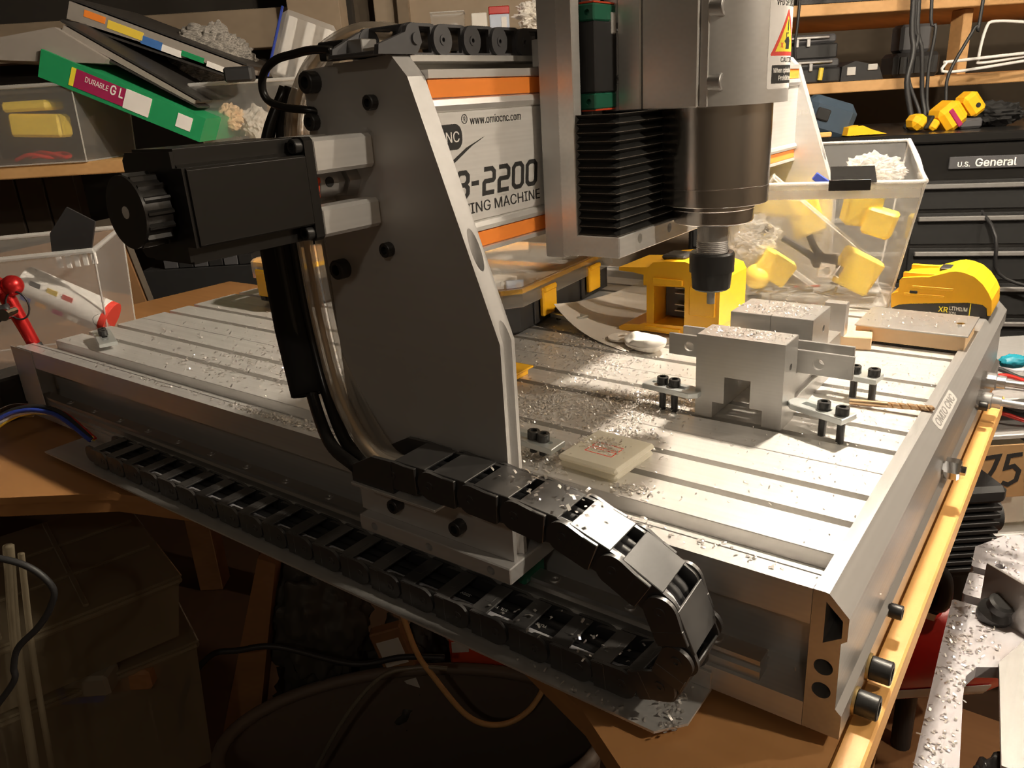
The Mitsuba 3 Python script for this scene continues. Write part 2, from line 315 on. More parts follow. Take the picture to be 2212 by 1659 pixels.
for x0, x1, o in ((-74, -20, -74), (620, 674, None)):
    m = cbox(x0, x1, 191, 338, -46, -33.2, 0.8)
    if o: m = cut(m, *[cyl((-80, y, -39.5), (-66, y, -39.5), 3.4, 18) for y in (322, 265.4, 208)])
    add(R + '__gantry_foot', m, 'aluminium_plate', 30)
    xc = -37.5 if o else 638.5
    for y in (205, 290):
        add(R + '__bearing_block', cat(cbox(xc - 14, xc + 14, y, y + 40, -64, -46.2, 2)), 'black_plastic')
        for y2 in (y - 8, y + 40.2): add(R + '__bearing_end_cap', cbox(xc - 13, xc + 13, y2, y2 + 7.8, -63, -47, 2), 'green_plastic')
# cross beam with its grooves, along X between the side plates; front towards the camera at y = 245
bp = Polygon([(247, 166), (247, 169), (250, 169.6), (250, 180.2), (246, 181), (245, 184), (246, 187), (248, 188), (248, 258), (246, 259), (245, 262), (246, 265.5), (250, 266.5), (250, 277.5), (247, 278), (247, 283), (292, 283), (292, 288.4), (260, 288.4), (260, 292), (330, 292), (330, 166)])
add(R + '__gantry_beam', prism(bp, 'x', -49.8, 649.8), 'aluminium_bright', False)
for z0, z1 in ((169.9, 180), (266.8, 277.3)):
    add(R + '__gantry_beam__orange_strip', cbox(-49.6, 649.6, 248.2, 249.8, z0, z1, 0.2), 'orange_paint', False)
add(R + '__gantry_beam__name_panel', cbox(-48, 300, 247.1, 247.9, 188.3, 257.7, 0.2), 'panel_silver', False)
PX = lambda x, z: (x, 247.0, z)
EX, EZ = (1, 0, 0), (0, 0, 1)
def clipx(m): return trimesh.intersections.slice_mesh_plane(m, (1, 0, 0), (-49.6, 0, 0))
def onpanel(m): return clipx(place(m, (0, 246.95, 0), EX, EZ))
def stroke(pts, w, closed=False):
    from shapely.geometry import LineString
    return LineString(list(pts) + ([pts[0]] if closed else [])).buffer(w / 2, cap_style='flat', join_style='mitre')
def glyph(c, w, h, s):
    q = s / 2; a, b, lo, hi, md = q, w - q, q, h - q, h / 2; k = w * 0.18
    def rr(x0, y0, x1, y1): return [(x0 + k, y0), (x1 - k, y0), (x1, y0 + k), (x1, y1 - k), (x1 - k, y1), (x0 + k, y1), (x0, y1 - k), (x0, y0 + k)]
    return {'0': lambda: stroke(rr(a, lo, b, hi), s, True), '8': lambda: stroke(rr(a, lo, b, md), s, True).union(stroke(rr(a, md, b, hi), s, True)),
            '2': lambda: stroke([(a, hi), (b - k, hi), (b, hi - k), (b, md + k * .5), (b - k * .5, md), (a + k * .5, md), (a, md - k * .5), (a, lo), (b, lo)], s),
            'X': lambda: stroke([(a, lo), (b, hi)], s).union(stroke([(a, hi), (b, lo)], s)), '-': lambda: sbox(0, md - q, w * 0.8, md + q)}[c]()
big, x = [], 0.0
for ch in 'X8-2200':
    w = 9.5 if ch == '-' else 14.5
    g = glyph(ch, w, 21.5, 3.5); big.append(affinity.translate(affinity.skew(g, 6, origin=(0, 0)), x, 0)); x += w + 2.1
for i, g in enumerate(big):
    if g.bounds[2] + 60 - x < -49: continue
    add(R + '__gantry_beam__model_numeral', onpanel(prism(affinity.scale(affinity.translate(g, 60 - x, 203.3), 1, 0.86, origin=(0, 203.3)), 'z', 0, 0.15)), 'black_print', False)
add(R + '__gantry_beam__caption', clipx(text('ENGRAVING MACHINE', 6.9, (-68, 246.95, 193.4), EX, EZ, False, 129, 0.15)), 'black_print', False)
add(R + '__gantry_beam__web_address', text('www.omiocnc.com', 5.0, (-14, 246.95, 249.6), EX, EZ, False, 56, 0.15), 'black_print', False)
add(R + '__gantry_beam__logo_pill', onpanel(prism(Polygon(sbox(-70, 241.8, -29.5, 244.2).buffer(6.6)), 'z', 0, 0.1)), 'black_print', False)
add(R + '__gantry_beam__logo_letters', clipx(text('OMIO CNC', 6.4, (-76, 246.8, 239.8), EX, EZ, False, 50, 0.12)), 'white_print', False)
add(R + '__gantry_beam__registered_mark', cat(text('R', 3.2, (-20.4, 246.95, 251.6), EX, EZ, False, 2.0, 0.12), onpanel(prism(Point(-19.4, 253.2).buffer(2.9).difference(Point(-19.4, 253.2).buffer(2.4)), 'z', 0, .12))), 'black_print', False)
sw = [(-60, 210), (-40, 226), (-20, 235.5), (-2, 240.8), (0, 241.2), (-14, 236.2), (-34, 226.5), (-54, 210)]
add(R + '__gantry_beam__swoosh', onpanel(prism(sw, 'z', 0, 0.12)), 'black_print', False)

# stepper motor on standoffs outside the near plate
m_ = R + '__stepper_motor'
oct_ = lambda y0, y1, z0, z1, c: [(y0 + c, z0), (y1 - c, z0), (y1, z0 + c), (y1, z1 - c), (y1 - c, z1), (y0 + c, z1), (y0, z1 - c), (y0, z0 + c)]
nb = 9.5
body = Polygon([(282 + nb, 191), (340 - nb, 191), (340 - nb + 1, 191 + nb), (340, 191 + nb), (340, 250 - nb), (340 - nb, 250 - nb), (340 - nb, 250), (282 + nb, 250), (282 + nb, 250 - nb + 1.5), (282 + nb - 1.5, 250 - nb), (283.2, 250 - nb), (282, 250 - nb - 1.2), (282, 191 + nb + 1), (283, 191 + nb), (282 + nb, 191 + nb)]).buffer(0.01)
full = Polygon(oct_(282, 340, 191, 250, 2)).buffer(.01)
add(m_, cat(prism(body.buffer(-0.4).buffer(0.4), 'x', -197, -121.8)), 'black_anodized', 30)
add(m_ + '__rear_cap', prism(Polygon(oct_(283.4, 338.6, 192.4, 248.6, 4)).difference(Polygon(sbox(275, 180, 282 + nb, 191 + nb))).difference(Polygon(sbox(275, 250 - nb, 282 + nb, 260))), 'x', -199, -197.02), 'black_anodized', 30)
add(m_ + '__mounting_flange', prism(full, 'x', -121.6, -115.2), 'black_anodized', 30)
for y, z in ((287, 245.2), (287, 195.8), (335, 245.2), (335, 195.8)): screw(m_ + '__flange_screw', (-121.7, y, z), (-1, 0, 0), 4.2, 5)
kn = []
for i in range(96):
    a = i / 96 * 2 * np.pi; kn.append(((19.3 if (i % 6) < 2 else 17.4) * math.cos(a), (19.3 if (i % 6) < 2 else 17.4) * math.sin(a)))
kp = affinity.translate(Polygon(kn), 311, 220.5)
add(m_ + '__hand_knob', cat(prism(kp, 'x', -216, -202), prism(Point(311, 220.5).buffer(18.6), 'x', -217.5, -216), prism(Point(311, 220.5).buffer(11), 'x', -202, -199)), 'black_anodized', 30)
add(m_ + '__knob_shaft', cyl((-217.8, 311, 220.5), (-217.3, 311, 220.5), 3.2), 'grey_print')
for y0, y1 in ((283.5, 300), (324, 339)):
    for z0, z1 in ((228.5, 249.2), (191.5, 209.5)):
        add(R + '__motor_standoff', cbox(-115.1, -65.1, y0, y1, z0, z1, 2.2), 'aluminium_bright', False)
cp = R + '__shaft_coupling'
add(cp, cat(cyl((-113, 311, 220.5), (-101, 311, 220.5), 9.6, 32, c=.5), cyl((-97.5, 311, 220.5), (-82, 311, 220.5), 9.6, 32, c=.5)), 'steel_dull')
sp = [(Polygon([(math.cos(a - .2) * 9.5, math.sin(a - .2) * 9.5), (math.cos(a + .2) * 9.5, math.sin(a + .2) * 9.5), (0, 0)])) for a in np.arange(6) / 6 * 2 * np.pi]
add(cp + '__rubber_spider', cat(cyl((-101, 311, 220.5), (-97.5, 311, 220.5), 9, 24), *[prism(affinity.translate(s_, 311, 220.5), 'x', -108, -94).apply_transform(np.eye(4)) for s_ in []], cbox(-108, -97, 300.9, 303, 221.5, 225, .5), cbox(-108, -97, 303, 305, 212.5, 215, .5)), 'red_rubber')
add(cp + '__clamp_screw', cyl((-90, 301.6, 221.5), (-90, 300.9, 221.5), 3.2, 20), 'black_matte')
add(R + '__ballscrew_nut', lathe((-82, 311, 220.5), (1, 0, 0), [(0, 0), (0, 8.5), (6, 8.5), (6, 6), (8, 6), (8, 11), (13, 12), (17, 12), (17, 0)], 6), 'steel_dull', 30)

# ------------------------------------------------------------------ the router: carriage with the spindle
ca = R + '__z_carriage'
add(ca, cat(cbox(60, 252, 226, 243, 150, 460, .8)), 'aluminium_plate', 30)
add(ca + '__side_wall', cbox(60, 70, 214.5, 228, 152, 460, .6), 'aluminium_bright', 30)
add(ca + '__side_wall', cbox(242, 252, 214.5, 228, 152, 460, .6), 'aluminium_bright', 30)
bpz = cut(cbox(60, 252, 180, 226, 152.5, 167.5, .8), *[cyl((x, 170, 162), (x, 190, 162), 3.6, 18) for x in (91, 140, 172, 221)])
add(ca + '__bottom_plate', bpz, 'aluminium_bright', 30)
add(ca + '__cavity_back', cbox(71, 241, 222, 225.8, 168, 460, .3), 'black_matte')
for x in (76, 206):
    add(ca + '__guide_rail', cbox(x + 8, x + 22, 214, 221.9, 168, 460, .4), 'steel_dull')
    add(ca + '__bearing_block', cbox(x, x + 30, 206, 220, 264, 310, 1), 'black_plastic')
    for z0, z1, zr in ((253, 263.8, 252), (310.2, 321, 321.2)):
        e_ = cut(cbox(x, x + 30, 206.5, 220, z0, z1, 1), cyl((x - 1, 212, (z0 + z1) / 2), (x + 3, 212, (z0 + z1) / 2), 2, 14))
        add(ca + '__bearing_end_cap', e_, 'green_plastic')
        add(ca + '__bearing_wiper', cbox(x + 1, x + 29, 207, 219, zr, zr + 1.2, .2), 'red_rubber')
# bellows in front of the lead screw: one folded sheet around the front and both sides
zs, V, F = np.linspace(168.2, 250, 29), [], []
prf = lambda d: [(62 + d, 225), (62 + d, 183 + d * 1.6), (64 + d * 2, 181.5 + d), (248 - d * 2, 181.5 + d), (250 - d, 183 + d * 1.6), (250 - d, 225)]
for k, z in enumerate(zs):
    V += [(x, y, z) for x, y in prf(0.0 if k % 2 == 0 else 4.2)]
for k in range(len(zs) - 1):
    for i in range(5): F.append((k * 6 + i, k * 6 + i + 1, k * 6 + 7 + i, k * 6 + 6 + i))
F = np.array(F); bel = trimesh.Trimesh(np.array(V), np.vstack([F[:, [0, 1, 2]], F[:, [0, 2, 3]]]), process=False)
pbr('bellows_cloth', (0.012, 0.012, 0.011), 0.55)
add(ca + '__bellows', bel, 'bellows_cloth', False)
edge = []
for k in range(0, 29, 2):
    edge.append(tube([(62, 225, zs[k]), (61.9, 200, zs[k]), (62.0, 183.5, zs[k]), (64, 181.3, zs[k]), (120, 181.2, zs[k]), (190, 181.2, zs[k])], 0.28, 5, 2))
pbr('bellows_fold', (0.10, 0.09, 0.075), 0.6)
add(ca + '__bellows__fold_edges', cat(*edge), 'bellows_fold', False)

AX, AY = 157.0, 151.5
zb = R + '__spindle_mount'
blk = cut(cbox(105, 209, 144, 185.6, 250.6, 460, .8), cyl((AX, AY, 240), (AX, AY, 470), 40.2, 64))
add(zb, blk, 'aluminium_bright', 30)
add(zb + '__slide_plate', cbox(104, 210, 186.4, 204.4, 250.6, 460, .8), 'aluminium_bright', 30)
add(zb + '__slide_plate', cut(cbox(105.5, 208.5, 204.9, 216, 250.6, 460, .5), *[cyl((100, 205.2, z), (112, 205.2, z), 3.4, 20) for z in (271.5, 306)]), 'aluminium_bright', 30)
clampb = joinb(cyl((AX, AY, 250.6), (AX, AY, 460), 49.5, 96), cbox(107.4, 206.6, 138.0, 144, 250.6, 460, .2))
clampb = cut(clampb, cbox(90, 220, 143.4, 220, 240, 470, .1), cyl((AX, AY, 240), (AX, AY, 470), 40.2, 64))
add(zb + '__clamp_cap', clampb, 'aluminium_bright', 30)
for z in (266, 312):
    for x in (112.6, 201.4): screw(zb + '__clamp_screw', (x, 138.0, z), (0, -1, 0), 5.8, 9, 'steel_dull')
add(zb + '__stop_block', cut(cbox(98, 104, 205, 220, 302, 316, .8), cyl((97, 213, 309), (101, 213, 309), 3, 16)), 'aluminium_bright', 30)
# the curved label on the clamp cap
def curved(poly, r, thick=0.15, step=1.5):
    """poly in (arc length, z) wrapped round the spindle axis; arc length 0 faces -y"""
    m = prism(poly, 'z', 0, thick)
    m = trimesh.remesh.subdivide_to_size(m.vertices, m.faces, step); v, f = m
    a = -np.pi / 2 + (v[:, 0] - 14.5) / r; q = r + v[:, 2]
    return trimesh.Trimesh(np.c_[AX + q * np.cos(a), AY + q * np.sin(a), v[:, 1]], f, process=False)
def ctext(s, h, x, z, r, bold=False, width=None):
    m = meshkit.text_mesh(s, h, 0.12, bold)
    if width: m.vertices[:, 0] *= width / m.bounds[1][0]
    v = m.vertices; a = -np.pi / 2 + (v[:, 0] + x - 14.5) / r; q = r + v[:, 2]
    return trimesh.Trimesh(np.c_[AX + q * np.cos(a), AY + q * np.sin(a), v[:, 1] + z], m.faces, process=False)
LR = 49.55
add(zb + '__warning_label', curved(Polygon(sbox(-7, 261, 51, 331).buffer(1.5)), LR), 'white_print', 30)
add(zb + '__warning_label__title', ctext('VFD SPINDLE MOTOR', 4.6, -3, 311.5, LR + .2, True, 50), 'black_print', False)
tri = Polygon([(-5.5, 281.2), (32.5, 281.2), (13.5, 308.5)]).buffer(0.8)
add(zb + '__warning_label__triangle_border', curved(tri.difference(tri.buffer(-2.6)), LR + .2), 'red_print', 30)
add(zb + '__warning_label__triangle_field', curved(tri.buffer(-2.6), LR + .17), 'yellow_print', 30)
mark = Polygon([(13, 296), (14.6, 296), (14.3, 303), (13.3, 303)]).union(Point(13.8, 294.6).buffer(.8)).union(Polygon([(8.4, 289.5), (11, 291.5), (11, 295), (12, 295), (12, 292), (15, 292.5), (17.5, 290), (16.5, 284.6), (10.5, 284.6), (11.5, 287.4)]))
add(zb + '__warning_label__hand_symbol', curved(mark, LR + .3), 'black_print', 30)
add(zb + '__warning_label__cross_mark', curved(stroke([(4, 285.5), (6.6, 288.5)], .7).union(stroke([(6.6, 285.5), (4, 288.5)], .7)), LR + .3), 'red_print', 30)
add(zb + '__warning_label__caution_word', ctext('CAUTION', 3.2, 4.5, 276.3, LR + .2, True, 24), 'black_print', False)
add(zb + '__warning_label__black_field', curved(Polygon(sbox(-4, 263.3, 48, 274).buffer(.5)), LR + .17), 'black_print', 30)
add(zb + '__warning_label__small_print', cat(ctext('When spindle is running', 3.0, -3.4, 269.7, LR + .36, True, 44), ctext('Prohibit touching it', 3.0, 2.5, 264.8, LR + .36, True, 38)), 'white_print', False)

spn = R + '__spindle'
add(spn, lathe((AX, AY, 0), (0, 0, 1), [(180.5, 0), (180.5, 39.2), (181, 39.9), (193.2, 40), (193.4, 39.7), (193.8, 39.7), (194, 40), (455, 40), (455, 0)], 96), 'steel_polished', 25)
add(spn + '__nose_ring', lathe((AX, AY, 0), (0, 0, 1), [(165, 0), (165, 24), (165.4, 28), (166.5, 29.6), (167.5, 30), (176, 30.2), (176.6, 30.6), (177.5, 30.4), (180.4, 30.4), (180.4, 0)], 64), 'steel_polished', 25)
th = [(164.8, 0), (164.8, 11.8), (151, 11.8)]
for k in range(9): th += [(150.5 - k * 1.5, 12.3), (149.8 - k * 1.5, 11.5)]
th += [(136, 11.5), (136, 0)]
add(spn + '__threaded_nose', lathe((AX, AY, 0), (0, 0, 1), th[::-1], 40), 'steel_dull', False)
hexr = 17.0
hx = meet(lathe((AX, AY, 0), (0, 0, 1), [(112, 0), (112, 13.2), (115.5, 17.2), (140.5, 17.4), (142, 16.4), (142, 12.6), (140, 12.6), (140, 0)], 64),
     joinb(cyl((AX, AY, 126.5), (AX, AY, 150), 20, 48), meet(prism(Polygon([(AX + 18.2 * math.cos(a), AY + 18.2 * math.sin(a)) for a in np.arange(6) / 6 * 2 * np.pi + .22]), 'z', 100, 135), lathe((AX, AY, 0), (0, 0, 1), [(105, 0), (105, 14.0), (126.4, 15.9), (131, 18.3), (131.1, 0)], 64))))
add(spn + '__collet_nut', hx, 'bolt_black', 25, label='black hexagonal collet nut')
add(spn + '__end_mill', cyl((AX, AY, 100), (AX, AY, 112.5), 3.1, 20), 'steel_dull')

# ------------------------------------------------------------------ the router: cable chains
def link_mesh(win=False):
    """one chain link: x along the chain (pin at 0, next pin at 33.6), y across, z up is the closed outer side; 20 high, 38 wide"""
    out = []
    for s in (-1, 1):
        y0, y1 = (s * 16.4, s * 18.9) if s > 0 else (s * 18.9, s * 16.4)
        outer = Polygon([(0, -10), (20, -10), (20, 8.4), (2, 10), (0, 10)]).union(Point(0, 0).buffer(10, 12)).intersection(sbox(-10, -10, 21, 10))
        if win: outer = Point(0, 0).buffer(10, 16).union(sbox(0, 8, 22, 10)).union(sbox(0, -10, 22, -8.2)).difference(Point(0, 0).buffer(1.5))
        a = prism(outer, 'y', y0, y1)
        yi = (13.6, 16.2) if s > 0 else (-16.2, -13.6)
        inner = Polygon([(24 if win else 14, -9.3), (33.6, -9.3), (33.6, 9.3), (24 if win else 14, 9.3)]).union(Point(33.6, 0).buffer(9.3, 12))
        out += [a, prism(inner, 'y', *yi), prism(Point(0, 0).buffer(3.4).difference(Point(0, 0).buffer(1.5)), 'y', *sorted((s * 18.8, s * 19.5)))]
        if not win: out.append(cbox(12, 21.6, y0 + .2 * s, y1 + .2 * s, -9.7, 9.5, .4))
    out += [cbox(1, 28.5, -16.3, 16.3, 8.4, 10, .4), cbox(9, 23, -16.3, 16.3, -10, -8.2, .5), cbox(13, 19, -5, 5, -10.3, -9.9, .2)]
    return cat(*out)
def chain(key, pins, across, mat='chain_plastic', flip=1):
    for a, b in zip(pins[:-1], pins[1:]):
        a, b = np.array(a, float), np.array(b, float); x = b - a; x /= np.linalg.norm(x)
        y = np.array(across, float); y = y - x * (x @ y); y /= np.linalg.norm(y)
        inst(key + '__link', 'chain_link', link_mesh, mat, a, x, y, 30)
up = [(-85, 262.5, 33), (-85, 229, 33), (-85, 195.5, 32.5), (-85, 162, 31), (-84.5, 129, 27), (-83.5, 97.5, 15.5), (-81.5, 68.5, -1.5), (-79, 58, -30.5), (-74, 69, -58.5), (-69.5, 98, -74), (-67.8, 131, -77.6)]
low = [(-67.8, 131 + 33.5 * k, -78.0) for k in range(1, 20)]
ch = R + '__drag_chain'; pins = up + low
chain(ch, pins, (1, 0, 0))
add(ch + '__end_piece', cat(cbox(-104, -66, 262, 300, 19.2, 21, .3), prism([(262, 19.2), (302, 19.2), (302, 31), (280, 42.5), (262, 43)], 'x', -104.5, -101.5), prism([(262, 19.2), (302, 19.2), (302, 31), (280, 42.5), (262, 43)], 'x', -69, -66)), 'chain_plastic', False)
add(ch + '__end_bracket', cbox(-107, -65.3, 223, 302, 16.8, 19, .4), 'aluminium_plate', False)
P = np.array(pins, float)
for k, (off, r, mat) in enumerate(((-8.5, 4.6, 'grey_rubber'), (0.5, 3.8, 'black_plastic'), (7.5, 4.2, 'black_plastic'))):
    add(ch + '__cable', tube(P + np.array([off, 0, 0]) + np.array([0, 0, 0]), r, 8, 3), mat, True)
c1 = P[9:16] + np.array([.5, 0, 0])
# printed marking on the black cable inside the chain
for k, s_ in ((11, 'YUXI'), (12, 'SSL TRI'), (13, '300V')):
    add(ch + '__cable_marking', text(s_, 2.6, (P[k][0] + 1.5, P[k][1] + 3, P[k][2] + 3.75), (0, 1, 0), (-1, 0, 0), False, None, 0.1), 'white_print', False)
# second chain lying on the beam
ch2 = R + '__drag_chain_001'
tl = [(-46 + 29.6 * k, 281, 301) for k in range(0, 7)]
for a in tl[:-1]:
    inst(ch2 + '__link', 'chain_link_small', lambda: (lambda m: trimesh.Trimesh(m.vertices * np.array([0.88, 1, 0.92]), m.faces, process=False))(link_mesh(True)), 'chain_grey', a, (1, 0, 0), (0, 1, 0), 30)
add(ch2 + '__end_piece', cat(prism([(-78, 292.3), (-46, 292.3), (-40, 299), (-42, 308), (-48, 310), (-52, 308), (-54, 304.5), (-77, 297.5)], 'y', 258.5, 262), cbox(-78, -50, 262.2, 300, 292.3, 294.5, .4), prism([(-78, 292.3), (-46, 292.3), (-40, 299), (-42, 308), (-52, 308), (-77, 297.5)], 'y', 298, 301.5), cyl((-46, 257, 301), (-46, 258.5, 301), 3.4, 16)), 'chain_grey', 30)
add(ch2 + '__guide_angle', cat(cbox(72, 118, 250, 256, 284, 302, .4), cbox(96, 118, 244.5, 250, 292, 303, .4)), 'aluminium_plate', False)

# hoses and cables that climb behind the near plate
hz = R + '__hose_bundle'
for k, (dx, dy, r) in enumerate(((0, 0, 4.2), (-9, 8, 4.2), (-3, 17, 4.2))):
    pts = [(-84 + dx * .6, 262 + dy * .3, 30), (-80 + dx, 290 + dy * .6, 34), (-68 + dx, 326 + dy, 58), (-60 + dx, 347 + dy, 100), (-56 + dx, 357 + dy, 160), (-52 + dx, 362 + dy, 220), (-46 + dx, 360 + dy, 265), (-36 + dx, 345 + dy * .6, 297), (-22 + dx, 315 + dy * .3, 311), (0, 293 + dy * .3, 304), (30, 285, 302)]
    add(hz + '__clear_hose', tube(pts, r + 1.2, 14, 6), 'clear_hose', True)
    add(hz + '__inner_wire', tube([(a + .6, b - .4, c) for a, b, c in pts], 1.9, 6, 4), ('chain_grey', 'wood_block', 'paper')[k], True)
for k, (dx, dy) in enumerate(((0, 0), (-9, 6))):
    add(hz + '__black_cable', tube([(-92 + dx, 300, 28), (-84 + dx, 330 + dy, 36), (-70 + dx, 361 + dy, 66), (-62 + dx, 380 + dy, 120), (-58 + dx, 388 + dy, 180), (-54 + dx, 390 + dy, 240), (-46, 380 + dy, 280)], 4.6, 12, 6), 'black_anodized', True)
sheet = tube([(-78, 372, 62), (-66, 392, 110), (-60, 402, 170), (-58, 404, 240)], [13, 15, 15, 14], 10, 6)
add(hz + '__woven_sleeve', sheet, 'black_matte', True)
lp = [(-76, 300, 297.5), (-76, 318, 299), (-76, 335, 298), (-77, 352, 296), (-78, 364, 290), (-78, 369.5, 281), (-77, 367, 272), (-74, 355, 267), (-68, 340, 264.5), (-60, 332, 262)]
add(R + '__limit_switch', cat(cbox(-64, -52, 302, 326, 292.9, 304, .8), cbox(-63, -53, 301, 303, 293, 303, .3)), 'black_plastic', 30)
add(R + '__limit_switch__mounting_block', cbox(-64, -51, 286, 300.5, 292.8, 303, .5), 'steel_dull', 30)
for b_ in ((-66, -64.2, 313, 317, 293, 301), (-64, -52, 268, 285.5, 292.8, 297.5)): add(R + '__limit_switch__clip', cbox(*b_, .3), 'chrome', 30)
add(R + '__limit_switch__cable', tube(lp, 2.6, 10, 5), 'black_anodized', True)

# ------------------------------------------------------------------ on the bed: vise, clamps, drill bit, case
v = thing('tool_vise', 'ground steel machinist vise in the middle of the bed with chips on its jaws', 'vise')
slotp = Polygon([(105.5, -1), (148, -1), (148, 15), (138, 15), (138, 38.6), (116, 38.6), (116, 15), (105.5, 15)])
yz = lambda y0, y1, z0, z1: Polygon([(y0, z0), (y1, z0), (y1, z1), (y0, z1)])
jaw = cut(prism(yz(89.8, 163, 0.3, 72.8).buffer(-.5).buffer(.5, join_style='bevel'), 'x', 158, 189.4), prism(slotp, 'x', 150, 195), cyl((174, 85, 50), (174, 96, 50), 3, 20))
add(v + '__fixed_jaw', jaw, 'steel_ground', 20)
base = prism(yz(92, 161, 0.3, 37).difference(slotp).difference(yz(90, 96, 14, 24)).difference(yz(157, 165, 14, 24)), 'x', 189.6, 330)
add(v + '__base', base, 'steel_ground', False)
mj = cut(cbox(237, 288, 92.5, 165.5, 37.2, 72.2, .5), prism([(128.2, 37), (129.2, 37), (129.2, 73), (128.2, 73)], 'x', 236.5, 238), cyl((270, 88, 56), (270, 97, 56), 3.2, 20))
add(v + '__movable_jaw', mj, 'steel_ground', 20)
add(v + '__clamp_bolt', cyl((289, 129, 48), (328, 129, 20), 5, 16), 'bolt_black')
for i, (x, z1, y0, y1) in enumerate(((199, 56.8, 48.5, 207.5), (214.5, 60, 52.5, 201))):
    k = thing('parallel_bar', ('lower steel parallel bar with round holes lying across the vise, nearest', 'taller steel parallel bar with round holes across the vise, behind the lower one')[i], 'parallel bar')
    scene[k] = mikit.ply(toM(cut(cbox(x, x + 3.2, y0, y1, 37.2, z1, .25), *[cyl((x - 3, y, 46.5), (x + 6, y, 46.5), 4.6, 24) for y in (75.5, 129, 188)])), 'mat_steel_ground', smooth=20)
add('steel_block', cbox(392, 404, 104, 126, 0.2, 48, .5), 'steel_dull', 30, 'small upright dull steel block behind the vise beside the wood block', 'block')
add('wood_wedge', rz(cbox(392, 416, 80, 132, 0.2, 14, 1), 12, (405, 105, 0)), 'wood_block', 30, 'small pale wood offcut at the end of the wood block behind the vise', 'wood offcut')

def strap_clamp(label, c, d, h=18.0, L=52, tilt=0.0, bolts=(6, 19), wd=9.5, shank=24):
    """slotted strap of length L along d, its underside at height h; two bolts"""
    k = thing('strap_clamp', label, 'clamp')
    d = np.array([d[0], d[1], tilt], float); d /= np.linalg.norm(d); y = np.cross([0, 0, 1.0], d); y /= np.linalg.norm(y); up_ = np.cross(d, y)
    o = np.array([c[0], c[1], h], float)
    def strap():
        m = trimesh.convex.convex_hull(np.array([(x, y_, z) for x, w in ((-L / 2, wd * .45), (-L / 2 + 6, wd), (L / 2, wd)) for y_ in (-w, w) for z in (0.6, 4.4)] + [(x, y_, z) for x, w in ((-L / 2 + .6, wd * .4), (-L / 2 + 6, wd - .6), (L / 2 - .6, wd - .6)) for y_ in (-w, w) for z in (0, 5)]))
        return cut(m, cbox(-14, 10, -3.2, 3.2, -2, 8, .1), cyl((19, 0, -2), (19, 0, 8), 2.6, 16))
    inst(k + '__strap', f'strap{L}_{wd}', strap, 'zinc', o, d, y, 30)
    for b in bolts:
        p = o + d * b + up_ * 5.1
        u, vv, _ = frame_of(up_)
        inst(k + '__bolt', f'cbolt{shank}', lambda: screw_mesh(5.0, 6.4, 2.6, shank, 3.0), 'bolt_black', p, u, vv, 30)
    return k
strap_clamp('zinc strap clamp with two black bolts gripping the vise side beside the drill bit', (168, 64), (-.32, -.95), 17.5, bolts=(4, 20))
strap_clamp('zinc strap clamp with two black bolts behind the ends of the parallel bars', (262, 66), (-.1, -1), 17.5, bolts=(5, 21))
strap_clamp('zinc strap clamp with two black bolts between the vise and the gantry plate', (160, 184), (.12, 1), 17.5, bolts=(-1, 11))
strap_clamp('loose zinc strap clamp with two touching black bolts beside the white plastic case', (26, 243), (0.0, -1), 9.5, 54, -0.06, bolts=(4, 13), shank=12)
strap_clamp('zinc strap clamp at the far empty corner of the bed by the milky bin', (24, 905), (-.35, -.94), 6, 74, -0.03, bolts=(-14, -2), wd=10.5, shank=8)
strap_clamp('dark zinc strap clamp half under the brown paper sheet', (352, 416), (-.2, -1), 8, 52, 0.02, bolts=(-16,), shank=10)

k = thing('plastic_case', 'flat milky white plastic case with red printed frames on its lid', 'case')
def rotc(m): return rz(m, -3.0, (43, 183, 0))
add(k + '__tray', rotc(cbox(15.5, 69.5, 157.5, 208.5, 0.2, 5.4, 2)), 'milky_case', 30)
add(k + '__lid', rotc(cbox(14.8, 70.2, 156.8, 209.2, 5.8, 11, 2)), 'milky_case', 30)
for (x0, x1) in ((31, 39), (41, 49)):
    f_ = Polygon(sbox(x0, 171.5, x1, 195.5).buffer(-.8).buffer(.8))
    add(k + '__printed_frame', rotc(prism(f_.difference(f_.buffer(-.8)), 'z', 11.05, 11.15)), 'red_print', False)
    add(k + '__print_lines', rotc(cat(*[cbox(x0 + 2.6, x1 - 2.6 - (j % 2), 174.5 + 4.6 * j, 176.6 + 4.6 * j, 11.05, 11.15, .01) for j in range(4)])), 'grey_print', False)
# twist drill
db = thing('drill_bit', 'bronze coloured twist drill bit with its tip over the end rail', 'drill bit')
p0, p1 = np.array([239.6, 58.0, 3.4]), np.array([243.6, -8.5, 7.9]); dd = (p1 - p0) / np.linalg.norm(p1 - p0); u_, v_, _ = frame_of(dd)
pbr('bronze', (0.72, 0.50, 0.30), 0.28, 0.9)
add(db + '__shank', cyl(p0, p0 + dd * 30, 2.6, 20, c=.3), 'bronze')
hl = []
for k2 in range(49):
    h = 30 + k2 * 34.5 / 48; a = h / 13.5 * 2 * np.pi; rr = 2.6 * min(1, (64.9 - h) / 2.2 + .1); ring = []
    for j in range(24):
        t_ = j / 24 * 2 * np.pi; r_ = rr * (1 - 0.42 * max(0, math.cos(2 * t_)) ** 3)
        ring.append(p0 + dd * h + r_ * (math.cos(t_ + a) * u_ + math.sin(t_ + a) * v_))
    hl.append(ring)
V = np.array(hl).reshape(-1, 3); i = np.arange(24); j = (i + 1) % 24; F = []
for k2 in range(48): F += [np.stack([k2 * 24 + i, k2 * 24 + j, k2 * 24 + 24 + j], 1), np.stack([k2 * 24 + i, k2 * 24 + 24 + j, k2 * 24 + 24 + i], 1)]
